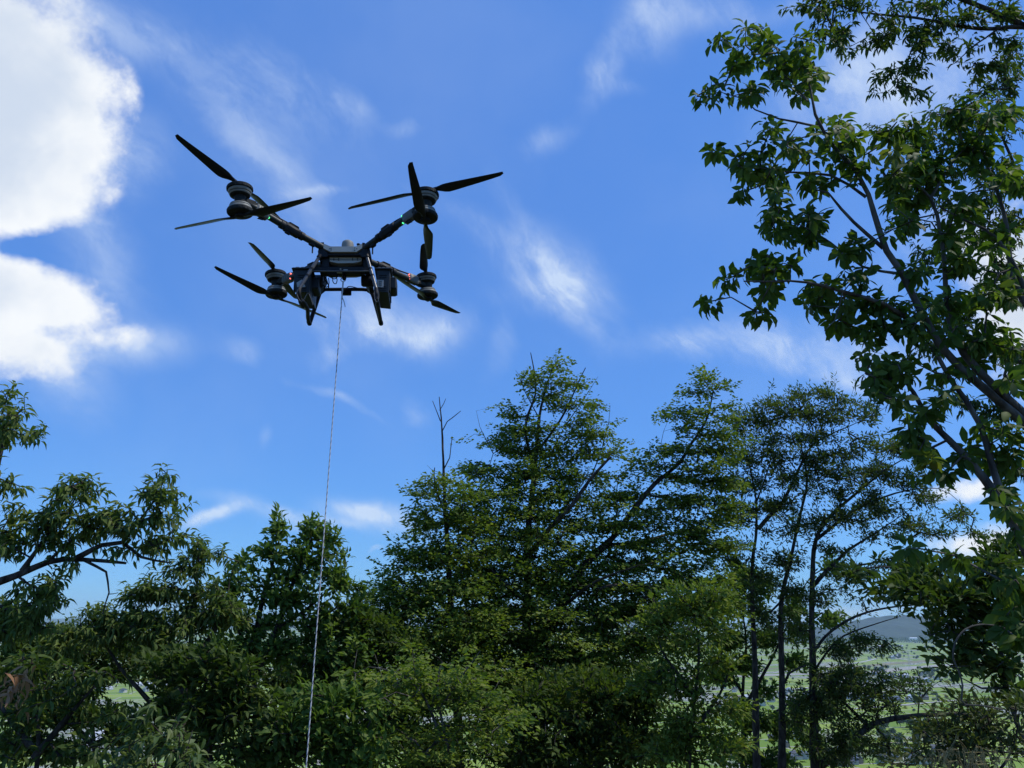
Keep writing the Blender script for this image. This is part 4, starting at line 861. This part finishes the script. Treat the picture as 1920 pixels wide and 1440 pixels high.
m = slab([(606.5, 457), (609, 457.5), (620, 462), (667.5, 462), (677, 457.5), (679, 457), (679, 465), (668, 472), (620, 472), (606.5, 465.5)], -.245, -.20)
fp = m.build('cross_plate', M_GREY, drone)
for cx_, cy_ in ((621, 465), (618.5, 466), (621, 468.5), (665, 465), (669, 466), (665, 469)):
    c = L_(cx_, cy_, -.247); bt = MB(); bt.tube([c, c + np.array([0, .006, 0])], .0045, 10); bt.build('bolt', M_BLK, fp)
m = MB()
slab([(598, 462), (602, 454.5), (607, 454), (607, 468), (614, 474), (614, 481), (597, 481), (596, 472)], -.235, -.10, m)
slab([(679, 455), (683, 455), (690, 460), (694, 468), (696, 482), (679, 482), (672, 475), (679, 468)], -.235, -.10, m)
m.tube([L_(600, 478, -.22), L_(690, 478, -.22)], .013, 12); m.tube([L_(612, 474, -.20), L_(676, 474, -.20)], .012, 12)
slab([(604, 476), (616, 476), (617, 500), (604, 500)], -.20, -.02, m); slab([(680, 476), (690, 476), (692, 500), (682, 500)], -.20, -.02, m)
slab([(612, 478), (684, 478), (684, 501), (612, 501)], -.10, .04, m)
slab([(613, 464), (677, 464), (680, 478), (612, 478)], -.19, .20, m)
frame = m.build('frame', M_BLK, drone, True)
m = slab([(618, 482), (678, 482), (679, 488), (675, 490.5), (662, 493), (634, 493.5), (622, 491), (618, 490)], -.19, .10)
core = m.build('core_housing', M_GREY, drone); m = MB()
for a in (626, 635, 661, 670):
    c = L_(a, 486, -.193); m.box(c, (.006, .006, .026))
m.box(L_(648, 487.2, -.1925), (.30, .004, .004)); m.build('seam', M_BLK, core)
m = MB(); c = L_(652, 460, -.10)
m.lathe([(.0, -.06), (.055, -.06), (.055, .005), (.050, .028), (.036, .040), (0, .043)], c, None, 24)
m.build('antenna_dome', mottled('dome_shell', (.22, .22, .19), (.28, .28, .24), 8, .6), drone, True)
m = MB(); m.box(L_(672, 458.5, -.16), (.03, .03, .02), None, .006); m.build('camera', M_BLK, drone, True)
# cargo beam, winch block and the ring the rope hangs from
m = MB(); slab([(573, 500.5), (697, 500.5), (698, 506), (573, 506)], -.20, -.15, m); slab([(600, 495), (684, 495), (683, 511), (650, 512), (600, 512)], -.12, -.05, m); slab([(603, 500), (682, 500), (680, 518.5), (603, 518.5)], .05, -.05, m)
slab([(600, 517), (612, 519), (606, 530), (598, 540), (594, 540), (594, 520)], .08, .20, m); slab([(680, 519), (690, 519), (700, 538), (692, 540), (686, 532)], .08, .20, m)
m.box(L_(625, 514, -.13), (.10, .06, .05), None, .01); m.box(L_(664, 511, -.14), (.16, .05, .035), None, .01)
wb = m.build('winch_block', M_BLK, drone)
m = MB(); m.tube([L_(577, 508.3, -.215), L_(697, 508.3, -.215)], .0075, 10); m.build('cross_tube', M_STRUT, drone, True)
m = MB(); m.box(L_(648, 506, -.215), (.036, .004, .006)); m.box(L_(638.5, 504.8, -.217), (.014, .012, .014), None, .003); m.build('latch_plate', M_GREY, drone)
m = MB(); m.box(L_(636.5, 511.3, -.20), (.045, .02, .006), None, .001); m.build('bracket', M_STEEL, drone)
hk = L_(645.5, 520, -.10)
m = MB(); m.lathe([(.0, -.028), (.014, -.026), (.019, -.01), (.019, .012), (.013, .022), (.008, .04), (0, .042)], hk, None, 16); hook = m.build('hook', M_BLK, drone, True)
rc = L_(643.5, 524.5, -.10); m = MB(); m.tube([rc + .021 * np.array([math.cos(a), .25 * math.sin(a), math.sin(a)]) for a in np.linspace(0, 2 * math.pi, 25)], .0038, 8, False); m.build('ring', M_STEEL, hook, True)
# cables under the winch
for i, pts in enumerate(([(612, 519), (608, 527), (606, 533), (609, 538), (615, 537), (617, 530), (616, 521)], [(624, 521), (624, 527), (627, 532), (630, 532), (632, 526), (631, 520)], [(609, 524), (614, 531), (616, 534), (616, 541)], [(620, 520), (626, 523), (632, 521)], [(649, 542), (652, 538), (657, 537), (668, 539.5), (676, 541.5)], [(605, 540), (607, 530), (612, 523)])):
    m = MB(); m.tube(spline([L_(*p, .02 if i < 4 else .2) for p in pts], .01), .0042 if i != 2 else .006, 7); m.build('cable', M_BLK, drone, True)
for i, (cx_, cy_, rr) in enumerate(((594, 528, .062), (690, 527, .055))):
    c = L_(cx_, cy_, .02); m = MB(); m.lathe([(0, -.06), (rr * .8, -.06), (rr, -.045), (rr, .045), (rr * .8, .06), (0, .06)], c, np.array([[0, 1, 0], [0, 0, 1], [1, 0, 0.]]).T, 24); m.build('cable_drum', M_BLK, drone, True)
# landing gear: two skids, each a forward and an aft strut on a long foot tube
def gear(front, foot_n, foot_f, aft, via=()):
    g = MB(); p0 = L_(*foot_n[:2], foot_n[2]); p1 = L_(*foot_f[:2], foot_f[2]); a = L_(*front[-1][:2], front[-1][2])
    d = (p1 - p0) / np.linalg.norm(p1 - p0); t = (a - p0) / np.linalg.norm(a - p0)
    g.tube(spline([a, p0 + t * .05, p0 + t * .018 + d * .012, p0 + d * .05, *[L_(*q_) for q_ in via], p1 - d * .02, p1 + np.array([0, 0, .004])], .012), .0185, 12)
    sk = g.build('skid', M_BLK, drone, True)
    r = MB(); r.tube([p0 + d * .10, p0 + d * .20], .021, 12); r.build('rubber_sleeve', M_BLK, sk, True); r = MB(); r.tube([p1 - d * .05, p1], .022, 12); r.build('rubber_sleeve', M_BLK, sk, True); r = MB()
    b = L_(*aft[0][:2], aft[0][2]); r.tube(spline([p1, p1 + (b - p1) * .08, b], .03), [.0195] * len(spline([p1, p1 + (b - p1) * .08, b], .03)), 12)
    r.build('aft_strut', M_BLK, drone, True)
    f = MB(); q = [L_(*x[:2], x[2]) for x in front]; f.tube(q, .0155, 12); st_ = f.build('forward_strut', M_STRUT, drone, True)
    dd = (q[-1] - q[0]); Lq = np.linalg.norm(dd); dd /= Lq
    for k, hw, rr in ((.42, .008, .0185), (.62, .008, .0185), (.05, .015, .022)): f = MB(); c = q[0] + dd * Lq * k; f.tube([c - dd * hw, c + dd * hw], rr, 12); f.build('collar', M_BLK, st_, True)
gear([(601, 478, -.225), (561, 541, -.30)], (560, 556, -.32), (580.5, 607, .30), [(600, 548, .26)], [(570, 568, -.18), (576.5, 580, -.04), (577.5, 596, .16)])
gear([(687, 478, -.225), (705, 541, -.30)], (706, 559, -.32), (714.5, 607, .30), [(698, 548, .26)])
m = MB(); m.tube(spline([L_(594, 556, .27), L_(598, 549, .26), L_(604, 544, .25), L_(612, 542.8, .25), L_(680, 542.8, .25), L_(690, 545, .25), L_(697, 550, .26), L_(700, 557, .27)], .02), .017, 12)
slab([(597, 541), (606, 541), (612, 542.5), (600, 552), (596, 556)], .24, .26, m); slab([(690, 540), (700, 541), (700, 556), (690, 546), (684, 542)], .24, .26, m)
m.build('rear_cross_tube', M_BLK, drone, True)
m = MB(); m.box(L_(649.5, 548, .25), (.092, .045, .055), None, .005); cbx = m.build('camera', M_BLK, drone, True)
# side batteries
for (tl_, tr_, bl, br, ybk, lab) in (((551, 506), (592, 505), (554, 546), (580, 548), .10, ((556, 530), (566, 524), (573, 538), (557, 538))), ((706, 506), (731, 506), (708, 546), (728, 548), .10, ((707, 524.5), (719.5, 525), (719, 538.5), (707.5, 538)))):
    y0 = -.20; a, b, c, d = L_(*tl_, y0), L_(*tr_, y0), L_(*br, y0), L_(*bl, y0)
    if tl_[0] < 600: b = L_(583, 505, y0)
    m = MB(); bk = np.array([0, .36, 0]); ins = np.array([.012, 0, 0])
    m.prism([a, b, c, d], None, bk); zt = (a[2] + b[2]) / 2
    cx_ = (a[0] + b[0]) / 2; wd_ = b[0] - a[0]
    for q in (-1, 1):
        for k in (0, 1, 2): m.box(np.array([cx_ + q * (wd_ / 2 - .004 - .002 * k), y0 + .06 + .11 * k, zt - .10]), (.012, .05, .18), None, .003)
    for k in range(5): m.box(np.array([cx_, y0 - .002, zt - .055 - .020 * k if k < 2 else zt - .165 - .018 * (k - 2)]), (wd_ * .55, .008, .006), None, .002)
    m.box(np.array([cx_ + .03, y0 + .18, zt - .08]), (wd_ + .05 - .0, .18, .12), None, .01)
    bat = m.build('battery', M_BAT, drone)
    m = MB(); m.box(np.array([cx_, y0 + .18, zt + .006]), (wd_ + .035, .40, .018), None, .006); rim = m.build('lid', M_BAT, bat, True)
    for k in range(3):
        m = MB(); m.box(np.array([cx_ + (k - 1) * wd_ * .30, y0 + .03, zt + .024]), (wd_ * .22, .05, .016), None, .003); m.build('latch', M_DGREY, bat, True)
    m = MB(); f = [L_(*p, y0 - .006) for p in lab]; m.prism(f, None, np.array([0, .005, 0])); pl = m.build('label_plate', M_LABEL, bat)
    if tl_[0] > 600:
        m = MB()
        for p in ((711, 531), (715, 531)): c = L_(*p, y0 - .0075); m.box(c, (.003, .003, .05))
        for z in (-.018, .0, .018): c = L_(713, 531, y0 - .0075); m.box(c + np.array([0, 0, z]), (.018, .003, .003))
        m.build('marking', M_BLK, bat)
# looped cord hanging on each skid
for pts in ([(561, 540), (557.5, 546), (556, 549), (560, 560), (565, 565), (570, 561), (575, 552), (578, 549), (583, 560), (587, 572)], [(707, 541), (710, 549), (710, 560), (707, 566.5), (703, 561), (702.5, 552), (702, 546)]):
    m = MB(); m.tube(spline([L_(*p, -.335) for p in pts], .01), .0028, 7); m.build('cord', M_STRUT, drone, True)

# rope: three laid strands, one of them dark, from the ring down past the frame
def rope():
    top = at(643.5, 528, (DA @ rc + DT)[1]); top = DA @ (rc - np.array([0, 0, .02])) + DT
    bot = at(573.2, 1452, 5.4)
    r3 = rc - np.array([0, 0, .02]); P0 = top; end = bot + (bot - P0) / np.linalg.norm(bot - P0) * .9
    n = 1100; t = np.linspace(0, 1, n)[:, None]; P = P0 * (1 - t) + end * t
    T = (end - P0) / np.linalg.norm(end - P0); u = np.cross(T, [0, 1, 0]); u /= np.linalg.norm(u); w = np.cross(T, u); Lr = np.linalg.norm(end - P0)
    root = empty('rope', end, 'thin white rope flecked with dark thread hanging straight down from the drone', 'rope')
    for k in range(4):
        a = t[:, 0] * Lr / .055 * 2 * math.pi + k * math.pi / 2
        m = MB(); m.tube(P + .0021 * (np.cos(a)[:, None] * u + np.sin(a)[:, None] * w) - end, .0024 if k else .0023, 6)
        m.build('strand', ROPE_D if k == 0 else ROPE_W, root, True)
    m = MB(); m.tube([P0 - end + T * .0, P0 - end + T * .20], .0066, 10); m.tube([P0 - end + T * .30, P0 - end + T * .34], .006, 8); m.build('splice', ROPE_W, root, True)
    m = MB(); c = P0 - end + T * .17; m.tube(spline([c, c + u * .02 + T * .05, c + u * .035 + T * .11], .02), .004, 6); m.build('loose_end', ROPE_W, root, True)
ROPE_W = mottled('rope_white', (.50, .51, .50), (.66, .66, .64), 220, .8); ROPE_D = mottled('rope_dark', (.05, .055, .07), (.09, .09, .11), 200, .8)
rope()
# ------------------------------------------------------------------ valley: houses, sheds, tree groups
def kids(o, *ch): KIDS[o.name] = list(ch); return o
rngv = np.random.default_rng(7)
WALLS = [new_mat('plaster_wall', (.55, .53, .48), .8), new_mat('brown_wall', (.25, .19, .14), .8), new_mat('grey_wall', (.38, .39, .40), .7)]
ROOFS = [mottled('dark_tile_roof', (.05, .05, .055), (.10, .10, .105), .6, .45, 0, .5), mottled('blue_grey_roof', (.10, .12, .15), (.16, .18, .21), .5, .4), mottled('brown_roof', (.12, .075, .05), (.18, .11, .08), .5, .6), mottled('pale_metal_roof', (.50, .52, .54), (.62, .64, .65), .4, .4)]
M_GLASS = new_mat('window_glass', (.04, .05, .06), .1, 0, .6)


def house(w, d, h, wall, roof, hip, seed):
    r = empty('house', (0, 0, 0)); b = MB(); b.box((0, 0, h / 2), (w, d, h)); b.box((w * .22, -d * .55, h * .25), (w * .45, d * .35, h * .5)); wo = b.build('wall', wall, r)
    m = MB(); e = .8; q = h; rh = d * .28; hx = w / 2 + e; hy = d / 2 + e; rx = hx - (hy * .9 if hip else 0)
    m.add([(-hx, -hy, q), (hx, -hy, q), (hx, hy, q), (-hx, hy, q), (-rx, 0, q + rh), (rx, 0, q + rh), (-hx, -hy, q - .3), (hx, -hy, q - .3), (hx, hy, q - .3), (-hx, hy, q - .3)],
          [(0, 1, 5, 4), (2, 3, 4, 5), (1, 2, 5), (3, 0, 4), (6, 7, 1, 0), (7, 8, 2, 1), (8, 9, 3, 2), (9, 6, 0, 3), (9, 8, 7, 6)])
    X0, X1, Y0, Y1 = w * -.03, w * .48, -d * .76, -d * .48
    m.add([(X0, Y0, h * .52), (X1, Y0, h * .52), (X1, Y1, h * .72), (X0, Y1, h * .72), (X0, Y0, h * .5), (X1, Y0, h * .5)], [(0, 1, 2, 3), (4, 5, 1, 0)])
    ro = m.build('roof', roof, r)
    wi = []
    for z in (h * .26, h * .74):
        for x in (-.38, -.16): wi.append(MB().box((x * w, -d / 2 - .02, z), (w * .13, .08, h * .2)).build('window', M_GLASS, r))
        wi.append(MB().box((w / 2 + .02, d * .1, z), (.08, d * .2, h * .2)).build('window', M_GLASS, r))
    kids(r, wo, ro, *wi); return r


HP = [house(13, 9, 6.2, WALLS[0], ROOFS[0], True, 1), house(16, 9, 5.5, WALLS[1], ROOFS[0], False, 2), house(12, 8, 6.5, WALLS[2], ROOFS[1], True, 3), house(11, 8, 6, WALLS[0], ROOFS[2], False, 4), house(26, 13, 5.5, WALLS[2], ROOFS[3], False, 5)]
HL = ['white house with dark hip roof', 'long brown house under dark gable roof', 'grey house with blue-grey hip roof', 'small white house with brown gable roof', 'large shed with pale metal roof']
HG = ['dark hip-roofed houses', 'long brown houses', 'blue-grey roofed houses', 'brown-roofed houses', 'pale metal-roofed sheds']
first = [True] * 5
def put(kind, px, py, rz, where):
    p = unplain(px, py)
    if first[kind]: o = HP[kind]
    else:
        o = HP[kind].copy(); COL.objects.link(o)
        for ch in KIDS[HP[kind].name][: 2 if py < 1370 else 9]:
            c = ch.copy(); COL.objects.link(c); c.parent = o
    first[kind] = False
    o.location = (p[0], p[1], PLAIN + 1.2 - 1.2); o.rotation_euler = (0, 0, rz); tag(o, HL[kind] + ' ' + where, 'shed' if kind == 4 else 'house', HG[kind] + ' ' + where)
for (x0, x1, y0, y1, n, ks, wh) in ((1560, 1760, 1264, 1282, 24, (0, 1, 2, 3, 3, 4), 'below the river bank'), (1600, 1740, 1305, 1317, 16, (0, 1, 2, 4), 'in the middle hamlet'), (1350, 1560, 1290, 1330, 40, (0, 2, 3, 4), 'between the slim trunks'), (1560, 1780, 1408, 1436, 16, (0, 1, 0, 2), 'at the bottom edge'), (1340, 1560, 1385, 1430, 10, (0, 1, 2), 'low between the trunks'), (1570, 1860, 1208, 1214, 18, (2, 3, 4), 'before the far wood'), (1340, 1480, 1195, 1215, 26, (2, 4, 0), 'near the horizon'),
                                (150, 330, 1280, 1300, 16, (0, 2, 4), 'seen through the left trees'), (30, 200, 1385, 1425, 10, (0, 4, 4), 'in the lower left gap'), (430, 660, 1240, 1280, 14, (0, 2, 4), 'behind the rope'), (1120, 1330, 1215, 1260, 34, (0, 2, 4), 'behind the leaning limb'), (1560, 1700, 1228, 1238, 9, (0, 3, 4), 'above the river bank')):
    for k in range(n): put(int(rngv.choice(ks)), rngv.uniform(x0, x1), rngv.uniform(y0, y1), math.radians(-13) + rngv.choice([0, math.pi / 2]) + rngv.normal() * .05, wh)
# two named buildings that stand out
def shed(px, py, w, d, h, mat, label, name='warehouse', rz=-.2):
    p = unplain(px, py); r = empty(name, (p[0], p[1], PLAIN), label, 'building'); r.rotation_euler = (0, 0, rz)
    MB().box((0, 0, h / 2), (w, d, h)).build('wall', mat, r)
    MB().prism([(-w / 2 - .6, -d / 2 - .6, h + .02), (w / 2 + .6, -d / 2 - .6, h + .02), (w / 2 + .6, 0, h + d * .14), (-w / 2 - .6, 0, h + d * .14)], None, (0, 0, .4)).prism([(-w / 2 - .6, .003, h + d * .14), (w / 2 + .6, .003, h + d * .14), (w / 2 + .6, d / 2 + .6, h + .02), (-w / 2 - .6, d / 2 + .6, h + .02)], None, (0, 0, .4)).build('roof', ROOFS[3], r)
    m = MB()
    for k in range(4): m.box((-w * .3 + k * w * .2, -d / 2 - .03, h * .45), (w * .08, .1, h * .4))
    m.build('window', M_GLASS, r)
shed(1713, 1204, 46, 40, 26, new_mat('white_wall', (.85, .84, .78), .7), 'bright white block building standing before the dark wood under the blue hill')
shed(1594, 1262, 16, 20, 14, WALLS[0], 'tall white block by the pale road left of the river bank', rz=.1)
shed(1590, 1310, 60, 18, 9, WALLS[2], 'long grey warehouse between fields behind the thickest trunk')
# pylon
pp = unplain(1707, 1254); py_ = empty('pylon', (pp[0], pp[1], PLAIN), 'thin steel lattice pylon near the river bank', 'pylon'); m = MB()
H = 52
for sx, sy in ((-1, -1), (1, -1), (1, 1), (-1, 1)): m.tube([(sx * 4, sy * 4, 0), (sx * .8, sy * .8, H)], .18, 4)
for k in range(9):
    z0, z1 = H * k / 9, H * (k + 1) / 9; w0, w1 = 4 - 3.2 * k / 9, 4 - 3.2 * (k + 1) / 9
    for s in (-1, 1): m.tube([(-w0, s * w0, z0), (w1, s * w1, z1)], .1, 3); m.tube([(s * w0, -w0, z0), (s * w1, w1, z1)], .1, 3)
m.build('lattice', new_mat('pylon_steel', (.35, .37, .38), .5, .6), py_); m = MB()
for z in (H * .7, H * .82, H * .94): m.tube([(-6, 0, z), (6, 0, z)], .2, 4)
m.build('cross_arm', bpy.data.materials['pylon_steel'], py_)

# trees of the valley: a few crowns of leaf clumps, copied one by one
def valley_tree(hh, ww, seed):
    r = np.random.default_rng(seed); root = empty('broadleaf_tree', (0, 0, 0)); m = MB(); m.tube([(0, 0, -.3), (0, 0, hh * .5)], [.35, .15], 6)
    for k in range(3): a = r.uniform(0, 6.28); m.tube([(0, 0, hh * .3), (ww * .3 * math.cos(a), ww * .3 * math.sin(a), hh * .6)], [.16, .05], 4)
    t = m.build('trunk', BARK, root); c = unit(r.normal(size=(16, 3))) * r.uniform(.2, .75, (16, 1)) * np.array([ww / 2, ww / 2, hh * .36]) + np.array([0, 0, hh * .58])
    n = 420; q = c[r.integers(0, 16, n)] + unit(r.normal(size=(n, 3))) * r.uniform(.5, 1, (n, 1)) * ww * .22
    V, fs = make_leaves(q, unit(r.normal(size=(n, 3))), unit(r.normal(size=(n, 3)) + np.array([0, 0, 1.2])), np.full(n, ww * .15), np.full(n, ww * .13), LEAF_FAR)
    cr = np_mesh('crown', V, fs, VL, root, tintv=np.repeat(r.uniform(0, 1, n), 4)); kids(root, t, cr); return root
VL = leaf_mat('valley_leaf', (.018, .042, .014), (.035, .070, .022), (.06, .10, .03), (.04, .08, .03), .1, .7)
VT = [valley_tree(11, 10, 1), valley_tree(9, 11, 2), valley_tree(14, 11, 3)]; vf = [True] * 3
def putt(px, py, s, where):
    k = int(rngv.integers(0, 3)); p = unplain(px, py); o = VT[k] if vf[k] else copy_tree(VT[k]); vf[k] = False
    o.location = (p[0], p[1], PLAIN); o.rotation_euler = (0, 0, rngv.uniform(0, 6)); o.scale = (s, s, s * rngv.uniform(.85, 1.1)); tag(o, 'small dark rounded valley tree ' + where, 'tree', 'valley trees ' + where)
NT = 0
for (x0, x1, y0, y1, n, s, wh) in ((1645, 1730, 1232, 1236, 22, 1.15, 'in the long row above the river bank'), (1612, 1680, 1217, 1222, 22, 1.3, 'in the row over the upper green field'), (1590, 1640, 1222, 1226, 10, 1.2, 'left of the upper green field'), (1676, 1702, 1213, 1219, 12, 1.3, 'near the bright white block'), (1725, 1745, 1214, 1217, 8, 1.3, 'right of the bright white block'), (1625, 1655, 1230, 1236, 6, 1, 'beside the pale road'), (1690, 1720, 1224, 1228, 5, 1, 'between the two upper fields'), (1560, 1600, 1232, 1242, 6, 1, 'left of the pale road'), (1590, 1790, 1254, 1268, 48, 1.1, 'on the near side of the river'), (1540, 1790, 1264, 1286, 32, 1.0, 'among the houses below the river'), (1540, 1780, 1300, 1318, 22, 0.9, 'in the middle hamlet'), (1340, 1560, 1275, 1335, 20, 0.9, 'between the slim trunks'), (1650, 1780, 1362, 1398, 36, 1.2, 'in the dark grove below the green field'), (1550, 1780, 1400, 1440, 18, 0.8, 'among the houses at the bottom edge'), (1120, 1480, 1200, 1260, 10, 1, 'behind the leaning limb'), (1708, 1716, 1334, 1336, 1, 0.6, 'alone in the bright green field')):
    for k in range(n): putt(rngv.uniform(x0, x1), rngv.uniform(y0, y1), s * rngv.uniform(.7, 1.15), wh)
# far wood at the foot of the hill, reads as one dark band
def far_wood():
    r = np.random.default_rng(9); n = 26000; px = r.uniform(1300, 2000, n); py = np.where(r.uniform(size=n) < .8, r.uniform(1198, 1206.5, n), r.uniform(1192, 1196, n)); P = np.array([unplain(a, b) for a, b in zip(px, py)])
    keep = np.sin(P[:, 0] * .004) + np.sin(P[:, 0] * .011 + 2) + r.normal(size=n) * .5 > -1.1; P = P[keep]; n = len(P); P[:, 2] = PLAIN + r.uniform(2, 17, n)
    V, fs = make_leaves(P, unit(r.normal(size=(n, 3))), unit(r.normal(size=(n, 3)) + np.array([0, -.5, 1])), np.full(n, 8.), np.full(n, 7.), LEAF_FAR)
    tag(np_mesh('far_wood', V, fs, VL, tintv=np.repeat(r.uniform(0, 1, n), 4)), 'dark far-off wood along the foot of the blue hill', 'wood', kind='stuff')
far_wood()

# ------------------------------------------------------------------ haze
hz = MB(); hz.box((0, 8400, (PLAIN - 12 + 330) / 2), (30000, 19000, 330 - PLAIN + 12))
hmat = bpy.data.materials.new('haze'); hmat.use_nodes = True; ht = hmat.node_tree; ht.nodes.clear(); ho = ht.nodes.new('ShaderNodeOutputMaterial'); hv = ht.nodes.new('ShaderNodeVolumePrincipled')
hv.inputs['Color'].default_value = (.64, .82, 1.0, 1); hv.inputs['Density'].default_value = .00005; hv.inputs['Anisotropy'].default_value = 0.0
ht.links.new(hv.outputs[0], ho.inputs['Volume']); hmat.cycles.homogeneous_volume = True if hasattr(hmat.cycles, 'homogeneous_volume') else None
tag(hz.build('haze', hmat), kind='stuff')
